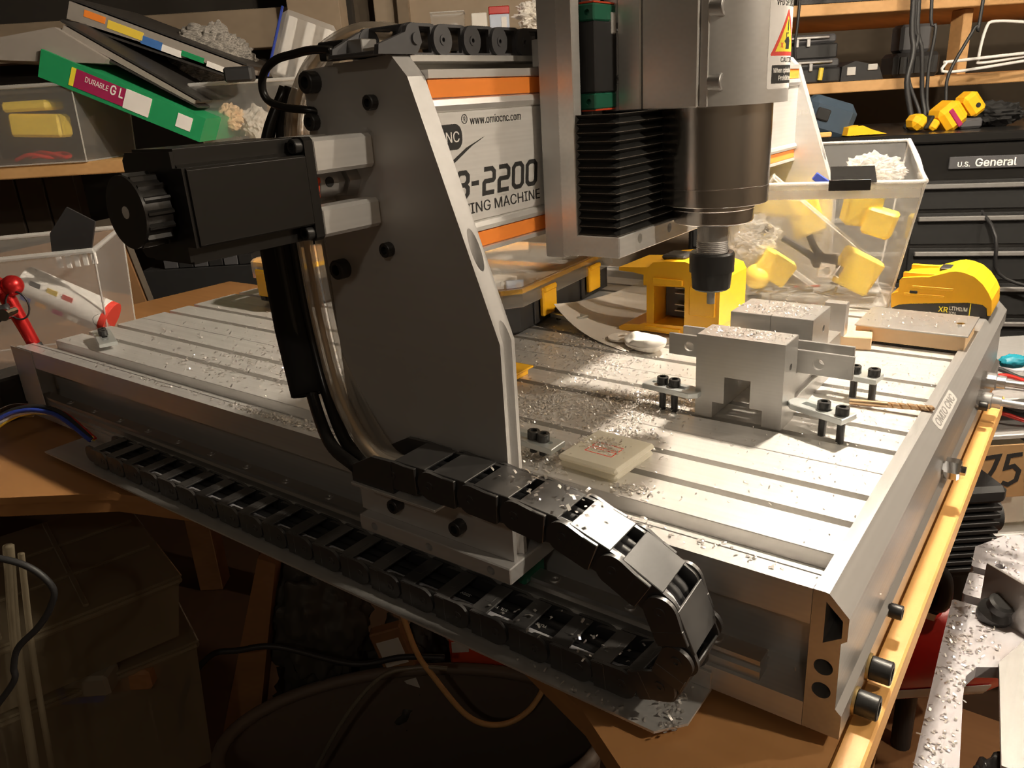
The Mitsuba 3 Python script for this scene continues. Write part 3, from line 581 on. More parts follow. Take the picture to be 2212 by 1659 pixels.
add(db + '__flutes', trimesh.Trimesh(V, np.vstack(F), process=False), 'bronze', 30)

wb = thing('wood_block', 'pale wood block covered by a chip strewn aluminium sheet at the end of the bed', 'wood block')
add(wb + '__board', cbox(422, 486, -2, 100, 3.2, 18.3, .6), 'wood_block', 20)
add(wb + '__pad', cbox(424, 480, 0, 99, 0.2, 3.1, .3), 'black_matte', label='black foam pad')
add(wb + '__sheet', cbox(419.5, 497, -4, 101, 18.5, 20.3, .3), 'steel_dull')
add(wb + '__screw_head', lathe((455, 8, 20.3), (0, 0, 1), [(0, 0), (0, 4), (2.4, 4), (2.4, 2), (1.2, 2), (1.2, 0)], 6), 'chrome', 30)
add(wb + '__drawn_mark', cbox(421.6, 421.9, 84, 86, 8, 14, .1), 'black_print')

# slide-on battery
bt = thing('tool_battery', 'yellow and black slide on power tool battery at the far right end of the bed', 'battery')
side = Polygon([(92, 7), (93, 24), (90, 26), (86, 27), (86, 41), (84, 43.5), (64, 46.5), (56, 47), (45, 51), (36, 54.5), (30, 55.5), (22, 54.6), (12, 51), (3, 43.5), (-4, 34), (-8, 26), (-9.4, 14), (-9.4, 9), (-6, 8.5), (-4.5, 17), (0, 20.5), (14, 21.5), (72, 14.5), (84, 12)])
side = side.buffer(-1).buffer(1)
add(bt + '__shell', prism(side, 'x', 548, 618), 'yellow_plastic', 25)
for b_ in ((554, 561, 22, 84, 33, 49.2), (600, 607, 22, 84, 33, 49.2), (547.3, 547.9, 30, 72, 33, 36), (547.3, 547.9, 38, 80, 24, 27)): add(bt + '__shell__latch_rail', cbox(*b_, .3), 'yellow_plastic', 30)
add(bt + '__body', prism(Polygon([(91, 0.3), (91, 11), (72, 14.0), (14, 21), (0, 20), (-4, 16.6), (-5, 8), (-7.5, 7.5), (-7.5, 3), (-5, 0.3)]).buffer(-.6).buffer(.6), 'x', 550, 616), 'black_plastic', 25)
add(bt + '__release_button', rz(cbox(572, 594, 36, 50, 49, 53.5, 1), 0, rx=-0), 'black_plastic', 30)
add(bt + '__terminal_slot', cbox(547.2, 549, 66, 74, 26.5, 30, .5), 'black_matte')
add(bt + '__rating_plate', prism(Polygon([(58, 3.4), (58, 15.6), (12, 20.6), (12, 3.4)]), 'x', 549.6, 549.9), 'black_print', False)
add(bt + '__rating_text', cat(text('XR', 6.0, (549.4, 43, 8), (0, -1, 0), (0, 0, 1), True, 10), ), 'yellow_print', False)
add(bt + '__rating_text', cat(text('LITHIUM', 4.2, (549.4, 32, 11.0), (0, -1, 0), (0, 0, 1), True, 18), text('ION', 3.0, (549.4, 32, 6.2), (0, -1, 0), (0, 0, 1), False, 7)), 'white_print', False)
add(bt + '__plate_border', cat(cbox(549.3, 549.7, 11.0, 12, 3.4, 20.6, .05)), 'yellow_print')

# yellow holder with a deep black slot
ch_ = thing('tool_holder', 'yellow plastic tool battery adapter standing open sided on the brown paper', 'battery adapter')
hp = Polygon([(343, 72.5), (343, 76.5), (326, 77.5), (306, 79), (300, 85), (285, 87), (262, 88), (250, 84), (226, 77), (222, 70), (222, 20), (226, 8), (262, 5), (310, 5), (343, 1.5), (344, 6), (338, 9), (318, 11), (312, 14), (262, 16), (262, 60), (312, 58), (312, 70), (326, 72)])
add(ch_ + '__shell', prism(hp.buffer(.6).buffer(-.6), 'x', 350, 425), 'yellow_plastic', 30)
add(ch_ + '__back_wall', prism(sbox(262.3, 16.2, 310, 58), 'x', 392, 424), 'yellow_plastic', False)
add(ch_ + '__end_wall', prism(sbox(300, 14, 309, 60), 'x', 352, 391.8), 'yellow_plastic', False)
add(ch_ + '__contact_plate', cbox(381, 391.6, 262.4, 299, 17, 57.8, .3), 'black_plastic')
add(ch_ + '__contact_blade', cat(*[cbox(372, 381, 270, 284, z, z + 1.2, .2) for z in (26, 33, 46, 52)]), 'steel_dull')
add(ch_ + '__top_latch', cat(cbox(362, 392, 268, 296, 86, 91.5, 2)), 'black_plastic', 30)
add(ch_ + '__side_rib', cat(cbox(347.6, 350, 226, 256, 30, 62, 1), cbox(347.6, 350, 264, 300, 61, 68, .8), cbox(347.6, 350, 266, 310, 7, 12, .8)), 'yellow_plastic', 30)
add(ch_ + '__foot', cat(cbox(360, 372, 268, 290, 0.9, 4.9, .5), cbox(400, 415, 230, 300, .9, 5.5, .5)), 'black_plastic')

# organisers
def organiser(label, o, ang, L, D, H, contents):
    k = thing('parts_organiser', label, 'organizer case')
    u = np.array([math.cos(math.radians(ang)), math.sin(math.radians(ang)), 0]); w = np.array([-u[1], u[0], 0])
    P = lambda m: place(m, o, u, w, (0, 0, 1))
    oc = lambda a, c: Polygon([(a + c, a), (L - a - c, a), (L - a, a + c), (L - a, D - a - c), (L - a - c, D - a), (a + c, D - a), (a, D - a - c), (a, a + c)])
    b = oc(6, 16); b = b.difference(sbox(L * .3, 0, L * .5, 12)).difference(sbox(L * .62, 0, L * .7, 10))
    add(k + '__tub', P(cat(prism(oc(7, 16), 'z', 6, H * .66), prism(oc(16, 14), 'z', .4, 6))), 'black_plastic', 20)
    add(k + '__tub__rib', P(cat(*[cbox(x, x + 10, 4, 8, 7, H * .64, 1) for x in (L * .18, L * .36, L * .62, L * .8)], *[cbox(4, 8, y, y + 10, 7, H * .64, 1) for y in (D * .25, D * .6)])), 'black_plastic', 30)
    add(k + '__contents', P(cat(*[rz(cbox(x, x + s, y, y + s * .7, H * .66, H * .66 + s * .2, 1), a) if False else cbox(x, x + s, y, y + s * .7, H * .66 + .2, H * .66 + .2 + s * .18, 1) for x, y, s, a in contents])), 'grey_print', 30)
    rim = oc(2, 18).difference(oc(20, 14)).union(sbox(L * .47, 6, L * .55, D - 6))
    add(k + '__lid_frame', P(prism(rim, 'z', H * .9, H)), 'yellow_plastic', 20)
    add(k + '__lid', P(cat(prism(oc(0, 18).difference(oc(2.5, 18)), 'z', H * .64, H * 1.01), prism(oc(3, 18), 'z', H * 1.0, H * 1.03))), 'clear_lid', 20)
    for x in (L * .22, L * .66):
        add(k + '__latch', P(cat(cbox(x, x + 34, -2, 4, H * .24, H * .84, 1.5), cbox(x + 2, x + 32, -4, 0, H * .74, H * .86, 1.5))), 'yellow_plastic', 30)
    return k, P
org, P1 = organiser('yellow and black parts organiser with a clear lid behind the gantry plate', (262, 428, 0), 5.2, 285, 205, 58, [(30 + RNG.rand() * 200, 25 + RNG.rand() * 140, 14 + RNG.rand() * 22, 0) for _ in range(40)])
org2, P2 = organiser('second yellow and black parts organiser, standing farther along the bed beyond the hoses', (243, 905, 0), -90, 120, 150, 64, [(20 + RNG.rand() * 70, 25 + RNG.rand() * 100, 12 + RNG.rand() * 16, 0) for _ in range(14)])

# paper, foam, cloth, yellow sliver
gx, gy = np.meshgrid(np.linspace(0, 1, 28), np.linspace(0, 1, 20), indexing='ij')
A_, B_, C_, D_ = np.array([330, 421, 30.]), np.array([284, 300, .6]), np.array([430, 205, .6]), np.array([596, 440, 8.])
pts = ((1 - gx) * (1 - gy))[..., None] * A_ + (gx * (1 - gy))[..., None] * B_ + (gx * gy)[..., None] * C_ + ((1 - gx) * gy)[..., None] * D_
pts[..., 2] = .5 + 29 * ((1 - gx) * (1 - gy)) ** 2 * (1 - gx)
idx = np.arange(28 * 20).reshape(28, 20)
F = np.stack([idx[:-1, :-1], idx[1:, :-1], idx[1:, 1:], idx[:-1, 1:]], -1).reshape(-1, 4)
vv = pts.reshape(-1, 3); f3 = np.vstack([F[:, [0, 1, 2]], F[:, [0, 2, 3]]])
sheet_ = trimesh.Trimesh(np.vstack([vv, vv + [0, 0, .5]]), np.vstack([f3[:, ::-1], f3 + len(vv)]), process=False)
add('paper_sheet', sheet_, 'paper', 30, 'large sheet of brown grey paper lying on the bed under the yellow battery adapter', 'paper')
cshape = Point(0, 0).buffer(16).difference(Point(5, 2).buffer(8)).difference(sbox(2, -6, 30, 8))
add('foam_ring', place(prism(cshape, 'z', 0, 2), (318, 322, 3.4), (.9, -.4, 0), (.4, .9, 0)), 'foam_white', 30, 'white foam piece cut to a C shape on the corner of the brown paper', 'foam piece')
cl = trimesh.creation.icosphere(3, 1.0); vv = cl.vertices * [30, 15, 9] ; vv[:, 2] += 5 * (meshkit.noise(cl.vertices * 2.3, 3) - .4) + 6 * cl.vertices[:, 0] ** 2 * (cl.vertices[:, 0] > 0); vv[:, 1] *= 1 + .5 * (meshkit.noise(cl.vertices * 1.7, 9) - .5)
add('crumpled_cloth', place(trimesh.Trimesh(vv, cl.faces), (300, 284, 8.4), (-.35, -.93, 0), (.93, -.35, 0)), 'foam_white', True, 'crumpled white cloth lying on the bed below the yellow battery adapter', 'cloth')
add('yellow_tray', cat(cbox(150, 178, 352, 386, .2, 7, 1), cbox(146, 182, 348, 390, 7, 9, .6)), 'yellow_plastic', 30, 'small yellow plastic lid lying on the bed just behind the gantry plate', 'lid')

# ------------------------------------------------------------------ clear bin behind the spindle, with its contents
BE, BN = np.array([0.3036, -0.9528, 0.0]), np.array([0.9528, 0.3036, 0.0])
BO = np.array([501.0, 273.0, 5.5])
def binp(m): return place(m, BO, BE, BN, (0, 0, 1))          # x along the front, y away, z up
def quad(a, b, c, d, th=1.6):
    a, b, c, d = (np.array(q, float) for q in (a, b, c, d)); n = np.cross(b - a, d - a); n = n / np.linalg.norm(n) * th
    V = np.array([a, b, c, d, a + n, b + n, c + n, d + n])
    return trimesh.Trimesh(V, [[0, 2, 1], [0, 3, 2], [4, 5, 6], [4, 6, 7], [0, 1, 5], [0, 5, 4], [1, 2, 6], [1, 6, 5], [2, 3, 7], [2, 7, 6], [3, 0, 4], [3, 4, 7]], process=False)
def openbin(x0, x1, y0, y1, X0, X1, Y0, Y1, zf, zb, th=1.4, lip=4):
    """single skinned open box: base rectangle at z = 0, rim rectangle at zf (front) and zb (back), with a rounded rim"""
    b = [(x0, y0, 0), (x1, y0, 0), (x1, y1, 0), (x0, y1, 0)]; r = [(X0, Y0, zf), (X1, Y0, zf), (X1, Y1, zb), (X0, Y1, zb)]
    V = np.array(b + r, float)
    F = [[0, 1, 5], [0, 5, 4], [1, 2, 6], [1, 6, 5], [2, 3, 7], [2, 7, 6], [3, 0, 4], [3, 4, 7], [0, 2, 1], [0, 3, 2]]
    m = trimesh.Trimesh(V, F, process=False)
    R_ = [np.array(q, float) for q in r]
    rim = [tube([R_[i], R_[(i + 1) % 4]], lip / 2, 8, 0) for i in range(4)]
    edges = [tube([np.array(b[i], float), R_[i]], th, 6, 0) for i in range(4)] + [tube([np.array(b[i], float), np.array(b[(i + 1) % 4], float)], th, 6, 0) for i in range(4)]
    return m, cat(*rim), cat(*edges)
milky('milky_rim', (0.95, 0.95, 0.94), 0.35, 0.25)
bk = thing('clear_bin', 'open clear plastic scoop bin full of yellow parts behind the spindle', 'bin')
m, rim, ed = openbin(0, 184, 0, 130, -24, 208, -8, 168, 146, 178)
sd = []
for x in (-24, 208): sd.append(tube([(x, -8, 146), (x + (4 if x > 0 else -4), 60, 149), (x + (5 if x > 0 else -5), 110, 160), (x, 168, 178)], 3, 8, 6))
add(bk + '__wall', binp(m), 'milky_plastic', False)
add(bk + '__rim', binp(cat(rim, *sd)), 'milky_rim', 30)
add(bk + '__corner_ribs', binp(cat(ed, cbox(-20, 204, -7.6, -6.4, 128, 146, .3))), 'milky_rim', 30)
tb = thing('clear_tub', 'small rectangular clear tub tilted inside the big clear bin', 'tub')
m, rim, ed = openbin(-34, 34, -16, 16, -40, 40, -20, 20, 150, 150, 1.0, 3.4)
tilt = lambda q: binp(rz(q, 0, (0, 0, 0), (140, 64, 24), 0, -52))
add(tb + '__wall', tilt(m), 'milky_plastic', False); add(tb + '__rim', tilt(rim), 'milky_rim', 30); add(tb + '__edge_rib', tilt(ed), 'milky_rim', 30)
add('dark_sheet', binp(cat(rz(cbox(108, 152, -14, -12.8, 138, 150, .2), 0), rz(cbox(110, 158, -13, 30, 150.5, 151.8, .2), 0, (110, 0, 150), (0, 0, 0), 18, 0))), 'black_anodized', 30, 'dark shiny plastic sheet folded over the front rim of the clear bin', 'plastic sheet')
def inbin(key, m, mat, label, cat_, smooth=30): add(key, binp(m), mat, smooth, label, cat_)
inbin('yellow_box', rz(cbox(-20, 20, -15, 15, -20, 20, 3), 10, (0, 0, 0), (151, 60, 108), 5, 8), 'yellow_pale', 'yellow box near the top right of the bin, under the crumpled bag', 'small box')
inbin('yellow_box', rz(cbox(-17, 17, -14, 14, -16, 16, 3), -14, (0, 0, 0), (172, 50, 92), 0, 16), 'yellow_pale', 'yellow box leaning on the right wall of the bin', 'small box')
inbin('yellow_box', rz(cbox(-21, 21, -16, 16, -16, 16, 2), 6, (0, 0, 0), (54, 30, 41), 0, 34), 'yellow_pale', 'yellow box tilted on its corner beside the yellow ball', 'small box')
inbin('yellow_box', rz(cbox(-23, 23, -16, 16, -22, 22, 3), 8, (0, 0, 0), (148, 26, 38), 0, 28), 'yellow_pale', 'largest yellow box, tilted at the lower right of the bin', 'small box')
inbin('yellow_box', rz(cbox(-42, 42, -20, 20, -14, 14, 5), 4, (0, 0, 0), (46, 106, 108), 0, 6), 'yellow_pale', 'long yellow box lying across the back of the bin behind the spindle', 'small box')
inbin('yellow_box', rz(cbox(-20, 20, -16, 16, -24, 24, 3), 0, (0, 0, 0), (88, 106, 92), 0, -20), 'yellow_pale', 'yellow box in the middle of the bin behind the tilted tub', 'small box')
inbin('yellow_ball', trimesh.Trimesh(trimesh.creation.icosphere(3, 16).vertices + [34, 22, 30], trimesh.creation.icosphere(3, 16).faces), 'yellow_pale', 'matt yellow ball near the bottom of the clear bin', 'ball', True)
pbr('blue_plastic', (0.03, 0.06, 0.35), 0.4)
inbin('blue_clip', rz(cbox(-12, 12, -3, 3, -5, 5, 1), 0, (0, 0, 0), (104, 70, 140), 0, 35), 'blue_plastic', 'dark blue plastic clip near the top of the clear bin', 'clip')
pl = cat(tube([(62, 12, 80), (84, 14, 66), (104, 14, 52)], 4.2, 10), tube([(92, 18, 82), (100, 16, 66), (116, 14, 50)], 4.0, 10), rz(cbox(98, 126, 9, 18, 44, 60, 2), 0), cyl((104, 12, 54), (104, 20, 54), 9, 20))
inbin('black_clamp', pl, 'black_plastic', 'small black hand clamp lying in the middle of the clear bin', 'hand clamp')
inbin('square_nut', cut(rz(cbox(-9, 9, 4, 9, -9, 9, 1), 0, (0, 0, 0), (114, 3, 41), 0, 10), cyl((114, -4, 41), (114, 22, 41), 4.6, 20)), 'white_print', 'square white nut lying against the front of the clear bin', 'nut')
inbin('threaded_fitting', cyl((124, 6, 34), (131, 12, 45), 5, 16, c=.6), 'chrome', 'short bright metal fitting beside the square nut in the bin', 'fitting')
for q in range(26):
    x, y = 10 + RNG.rand() * 150, 8 + RNG.rand() * 90; a = RNG.rand() * 3.1; L_ = 14 + RNG.rand() * 26
    inbin('loose_screw', cyl((x, y, 4 + RNG.rand() * 9), (min(max(x + math.cos(a) * L_, 4), 172), min(max(y + math.sin(a) * L_ * .5, 4), 112), 4 + RNG.rand() * 12), 1.3 + RNG.rand(), 8), ('steel_dull', 'black_plastic', 'red_paint')[0 if q % 9 else 1 + (q % 2)], 'loose metal pin among the small parts at the bottom of the clear bin', 'screw')
    labels[list(labels)[-1]]['group'] = 'loose pins in the bin'
def crumple(c, r, seed, sub=4, amp=.55):
    s = trimesh.creation.icosphere(sub, 1.0); n = meshkit.noise(s.vertices * 3.1 + seed, seed) + .5 * np.abs(meshkit.noise(s.vertices * 7 + seed, seed + 1) - .5) * 2
    return trimesh.Trimesh(s.vertices * (1 - amp / 2 + amp * (n[:, None] - .3)) * np.asarray(r, float) + np.asarray(c, float), s.faces, process=False)
inbin('clear_bag', crumple((24, 50, 70), (32, 30, 34), 5), 'clear_bag', 'crumpled clear bag of fittings at the left side of the bin behind the collet nut', 'plastic bag', False)
inbin('clear_bag', crumple((160, 80, 150), (34, 26, 20), 8), 'clear_bag', 'crumpled clear bag lying on top of the yellow boxes in the bin', 'plastic bag', False)
for q in range(12):
    c = np.array([10 + RNG.rand() * 34, 30 + RNG.rand() * 26, 48 + RNG.rand() * 44])
    inbin('bagged_fitting', cut(cyl(c, c + np.array([RNG.rand() - .5, RNG.rand() - .5, RNG.rand() - .5]) * 12, 5.5, 14), cyl(c - 20, c - 19, 1)), 'chrome', 'bright round fitting inside the clear bag at the left side of the bin', 'fitting')
    labels[list(labels)[-1]]['group'] = 'fittings in the clear bag'

# ------------------------------------------------------------------ metal chips, curled flakes lying where the cutter threw them
def chips(key, spots, label, mat='chip_metal', zf=None, inside=None):
    V, F = [], []; n0 = 0
    for (cx, cy, cz, sx, sy, ang, num, size) in spots:
        ca_, sa_ = math.cos(math.radians(ang)), math.sin(math.radians(ang))
        for _ in range(num):
            a, b = RNG.randn() * sx, RNG.randn() * sy; x, y = cx + a * ca_ - b * sa_, cy + a * sa_ + b * ca_
            if inside and not inside(x, y): continue
            L_ = size * (0.7 + RNG.rand() * 1.4); w = size * (.24 + RNG.rand() * .28); t = RNG.rand() * 6.28; tl_ = (RNG.rand() - .3) * 1.1
            d = np.array([math.cos(t) * math.cos(tl_), math.sin(t) * math.cos(tl_), abs(math.sin(tl_))]); e = np.array([-math.sin(t), math.cos(t), (RNG.rand() - .5) * .8]); bend = size * .35 * RNG.rand()
            o = np.array([x, y, cz + .15 + RNG.rand() * .3])
            for k in range(3):
                m_ = o + d * L_ * k / 2 + np.array([0, 0, bend * (k == 1)])
                q = abs(e[2]) * w
                V += [m_ - e * w + [0, 0, q], m_ + e * w + [0, 0, q]]
            F += [[n0, n0 + 1, n0 + 3], [n0, n0 + 3, n0 + 2], [n0 + 2, n0 + 3, n0 + 5], [n0 + 2, n0 + 5, n0 + 4]]; n0 += 6
    add(key, trimesh.Trimesh(np.array(V), np.array(F), process=False), mat, False, label, 'metal chips', kind='stuff')
pbr('chip_metal', (0.86, 0.84, 0.80), 0.28, 0.75)
onbed = lambda x, y: 1 < x < 598 and 4 < y < 985 and not (15 < x < 71 and 156 < y < 210) and not (156 < x < 331 and 88 < y < 164)
chips('metal_chip', [(112, 290, 0, 26, 22, 20, 900, 1.5), (150, 225, 0, 34, 22, -55, 1300, 1.4), (90, 196, 0, 16, 24, -60, 420, 1.7), (24, 232, 0, 14, 18, 0, 260, 1.8), (170, 205, 0, 26, 14, -60, 420, 1.4),
    (265, 330, 0, 30, 40, 0, 500, 1.6), (310, 380, 0, 34, 30, 0, 300, 1.8), (220, 300, 0, 40, 40, 0, 420, 1.5), (10, 150, 0, 5, 9, 0, 60, 1.8), (12, 138, 0, 6, 10, 0, 40, 1.8), (150, 60, 0, 60, 40, 0, 160, 1.1), (250, 40, 0, 60, 26, 0, 200, 1.2), (350, 50, 0, 50, 40, 0, 120, 1.2), (60, 60, 0, 40, 50, 0, 26, 1.4)],
    'bright aluminium chips scattered over the bed around the vise and the case', inside=onbed)
chips('metal_chip', [(110, 640, 0, 50, 46, 0, 330, 2.0), (130, 560, 0, 50, 40, 0, 200, 2.0), (66, 560, 0, 30, 46, 0, 160, 2.0), (40, 690, 0, 18, 60, 0, 70, 2.2), (150, 780, 0, 80, 90, 0, 90, 2.4), (60, 800, 0, 40, 80, 0, 60, 2.2)],
    'bright chips scattered over the dim far part of the bed left of the gantry plate', inside=onbed)
chips('metal_chip', [(172, 128, 72.8, 9, 18, 0, 260, 1.3), (262, 128, 72.2, 14, 20, 0, 330, 1.3)], 'chips heaped on the tops of the two vise jaws', inside=lambda x, y: (159 < x < 188 and 91 < y < 162) or (238 < x < 287 and 94 < y < 164))
chips('metal_chip', [(49, 188, 11.1, 5, 7, 0, 160, 1.2), (42, 190, 11.1, 7, 9, 0, 120, 1.2)], 'small heap of chips on the lid of the white case')
chips('metal_chip', [(-34, 470, 3.6, 3, 46, 0, 420, 1.9), (-34, 700, 3.6, 3, 110, 0, 60, 2), (-33, 60, 3.6, 3, 40, 0, 40, 1.6)], 'white chips lying along the top of the near side beam', inside=lambda x, y: -46 < x < -25)
chips('metal_chip', [(-86, 66, -88.1, 7, 5, 0, 36, 1.8), (-70, 72, -88.1, 9, 6, 0, 40, 1.8), (-94, 110, -88.1, 2, 30, 0, 30, 1.8)], 'chips lying on the end of the chain tray', inside=lambda x, y: -97 < x < -52 and y > 60)
chips('metal_chip', [(455, 50, 20.4, 22, 30, 0, 120, 1.4)], 'chips on the aluminium sheet over the wood block', inside=lambda x, y: 421 < x < 495 and 0 < y < 99)
chips('metal_chip', [(-24, 120, -71.9, 8, 60, 0, 120, 1.7)], 'chips on the lower ledge of the side beam', inside=lambda x, y: -46 < x < -16 and 5 < y < 240)
chips('metal_chip', [(-85, 150, 43.0, 9, 26, 0, 44, 2.2), (-72, 140, -66.8, 8, 30, 0, 46, 1.9)], 'chips on the links of the cable chain beside the gantry', inside=lambda x, y: -102 < x < -52)

# ------------------------------------------------------------------ behind the router, left: shelf with bins and binders (room axes: across, away, up)
def rb(s0, s1, d0, d1, z0, z1, c=1.5): return room(cbox(s0, s1, d0, d1, z0, z1, c))
KS = 1.45
def radd(key, m, mat, label=None, cat_=None, smooth=30, group=None): return add(key, room(m), mat, smooth, label, cat_, group)
def rquad(a, b, c, d, th=2.0): return quad(a, b, c, d, th)
def slab(pts, th):
    """a flat slab with the given corners (one side), th thick along the away axis"""
    P = np.array(pts, float); n = len(P); t = trimesh.convex.convex_hull(np.vstack([P, P + np.array([0, th, 0])])); return t
pbr('beam_wood', wallpaint((0.24, 0.185, 0.13), (0.33, 0.255, 0.18), 6), 0.8)
pbr('dark_void', (0.03, 0.025, 0.02), 0.9)
struct('trim_1', rb(-1700, -330, 1800, 1860, 395, 470), 'beam_wood')
struct('trim_2', rb(-405, -300, 1740, 1830, -536, 1115), 'beam_wood')
struct('trim_3', rb(-1700, -405, 1790, 1850, 560, 640), 'beam_wood')
struct('wall_recess', rb(-1700, -300, 1900, 1930, -536, 1115), 'dark_void')
pbr('tan_board', wallpaint((0.42, 0.33, 0.24), (0.50, 0.40, 0.29), 3), 0.8)
struct('wall_panel', rb(-299, 600, 2250, 2300, -536, 1115), 'tan_board')
struct('trim_4', rb(-235, -205, 2210, 2249, -536, 1115), 'beam_wood')
sh = thing('wall_shelf', 'orange wooden shelf board carrying bins and binders beyond the stepper motor', 'shelf')
add(sh + '__board', rb(-1250, 40, 1245, 1560, 192, 211), 'wood_shelf')
for s_ in (-1200, -330, 20): add(sh + '__bracket', rb(s_ - 15, s_ + 15, 1400, 1790, 150, 191), 'beam_wood')
KS = 1.0
bl = thing('low_bench', 'dark low bench behind the work table, under the shelf', 'bench')
add(bl + '__top', room(prism([(-1900, 1700), (-780, 1700), (-760, 1850), (-560, 1900), (-560, 2280), (-1900, 2280)], 'z', -280, -256)), 'wood_brown')
for s_, d_ in ((-1860, 1740), (-1860, 2230), (-620, 2230), (-820, 1780)): add(bl + '__leg', rb(s_ - 30, s_ + 30, d_ - 30, d_ + 30, ZF + .3, -280.2), 'wood_brown')
KS = 1.45
for i, (s0, s1) in enumerate(((-925, -862), (-858, -812), (-808, -755))):
    add('panel_board', rb(s0, s1, 1440, 1470, -94, 186), 'panel_wall', 30, ('leftmost pale upright board', 'narrow middle upright board', 'right upright board')[i] + ' leaning under the shelf', 'board')
pbr('brown_board', wallpaint((0.23, 0.12, 0.05), (0.30, 0.16, 0.07), 4), 0.6)
bb = thing('brown_board', 'brown wooden board standing upright behind the milky bin, with a pale top edge', 'board')
pb = Polygon([(-800, -94), (-538, -94), (-573, 117), (-800, 84)])
add(bb + '__face', room(prism(pb, 'y', 1180, 1196)), 'brown_board', 30)
add(bb + '__edge_band', room(cat(tube([(-800, 1188, 92), (-571, 1188, 124)], 9, 4, 0), tube([(-570, 1188, 120), (-535, 1188, -90)], 6, 4, 0))), 'panel_wall', False)
fc = thing('file_crate', 'dark crate of folders standing behind the work table', 'crate')
add(fc + '__box', rb(-630, -420, 1350, 1560, -94, 20), 'black_matte'); 
for i in range(6): add(fc + '__folder', room(rz(cbox(-590 + i * 26, -566 + i * 26, 1352, 1500, 21, 44 - 3 * (i % 3), 1), 0)), 'bolt_black' if i % 2 else 'chain_grey')

def clear_box(key, label, s0, s1, d0, d1, z0, z1, fl=8, rot=0, mat='milky_plastic', cat_='bin'):
    k = thing(key, label, cat_)
    m, rim, ed = openbin(s0 + fl, s1 - fl, d0 + fl, d1 - fl, s0, s1, d0, d1, z1 - z0, z1 - z0, 1.2, 6)
    mid = ((s0 + s1) / 2, (d0 + d1) / 2, 0)
    f = lambda q: room(rz(q, rot, mid, (0, 0, z0)))
    add(k + '__wall', f(m), mat, False); add(k + '__rim', f(rim), 'milky_rim', 30); add(k + '__edge_rib', f(ed), 'milky_rim', 30)
    return k
clear_box('storage_bin', 'clear plastic bin with yellow packs at the left end of the shelf', -860, -618, 1235, 1420, 212, 322, 6)
add('yellow_pack', room(rz(cbox(-740, -662, 1262, 1300, 250, 284, 4), 0, (-700, 1280, 266), (0, 0, 0), 0, 4)), 'yellow_pale', 30, 'yellow pack in the left shelf bin, the larger one', 'packet')
add('yellow_pack', room(cbox(-742, -672, 1258, 1310, 288, 303, 4)), 'yellow_pale', 30, 'pale yellow pack on top in the left shelf bin', 'packet')
add('red_cable', room(tube([(-742, 1262, 219), (-715, 1256, 226), (-690, 1262, 220), (-668, 1280, 219), (-690, 1300, 224), (-735, 1290, 221), (-700, 1265, 228), (-660, 1258, 218)], 3, 8)), 'red_paint', True, 'coiled red cable at the bottom of the left shelf bin', 'cable')
clear_box('storage_bin', 'clear plastic bin of wrapped parts standing behind the hoses on the shelf', -470, -250, 1300, 1500, 212, 312, 6)
for i, (s_, z, r, mt) in enumerate(((-435, 262, 24, 'wood_block'), (-395, 250, 30, 'paper'), (-352, 256, 30, 'wood_block'), (-312, 250, 26, 'foam_white'), (-375, 234, 20, 'chain_grey'), (-330, 285, 18, 'foam_white'))):
    add('wrapped_part', room(crumple((s_, 1360 + 12 * (i % 3), z), (r, r * .8, r * .9), 20 + i, 3)), mt, False, ('dull brown', 'grey', 'tan', 'white', 'dark', 'small white')[i] + ' wrapped part in the clear bin behind the hoses', 'packet')
# binders, sliding over each other on the shelf
pbr('green_card', (0.02, 0.30, 0.11), 0.4); pbr('magenta_print', (0.35, 0.02, 0.09), 0.5); pbr('grey_card', (0.30, 0.27, 0.24), 0.6); pbr('dark_card', (0.035, 0.032, 0.03), 0.5)
gb = thing('box_file', 'green cardboard box file with a magenta and white spine label, sloping down towards the motor', 'box file')
cA, cB = np.array([-645, 1232, 366.]), np.array([-430, 1232, 262.]); du = (cB - cA) / np.linalg.norm(cB - cA); dn = np.array([-du[2], 0, du[0]]); dn = dn if dn[2] > 0 else -dn
def onspine(a0, a1, h0, h1, th=0.8, y=-1.2):
    P = [cA + du * a + dn * h + np.array([0, y, 0]) for a, h in ((a0, h0), (a1, h0), (a1, h1), (a0, h1))]; return slab(P, th)
LG = np.linalg.norm(cB - cA)
add(gb + '__body', room(slab([cA - dn * 36, cB - dn * 36, cB, cA - du * 3 + dn * 3], 250)), 'green_card', 20)
add(gb + '__label', room(onspine(50, 122, -30, -4)), 'magenta_print', False, label='magenta spine label')
add(gb + '__label', room(onspine(122.2, 160, -31, -3)), 'white_print', False, label='white spine label')
add(gb + '__label', room(onspine(43, 49.8, -30, -4)), 'yellow_print', False, label='yellow strip of the spine label')
add(gb + '__label', room(onspine(200, 222, -27, -7)), 'white_print', False, label='small white sticker')
o_ = cA + du * 64 - dn * 14 + np.array([0, -1.6, 0])
add(gb + '__lettering', room(cat(text('DURABLE', 7.5, o_ - dn * 3, du, dn, False, 34, .3), text('G L', 13, o_ + du * 36 - dn * 5, du, dn, True, 20, .3))), 'white_print', False)
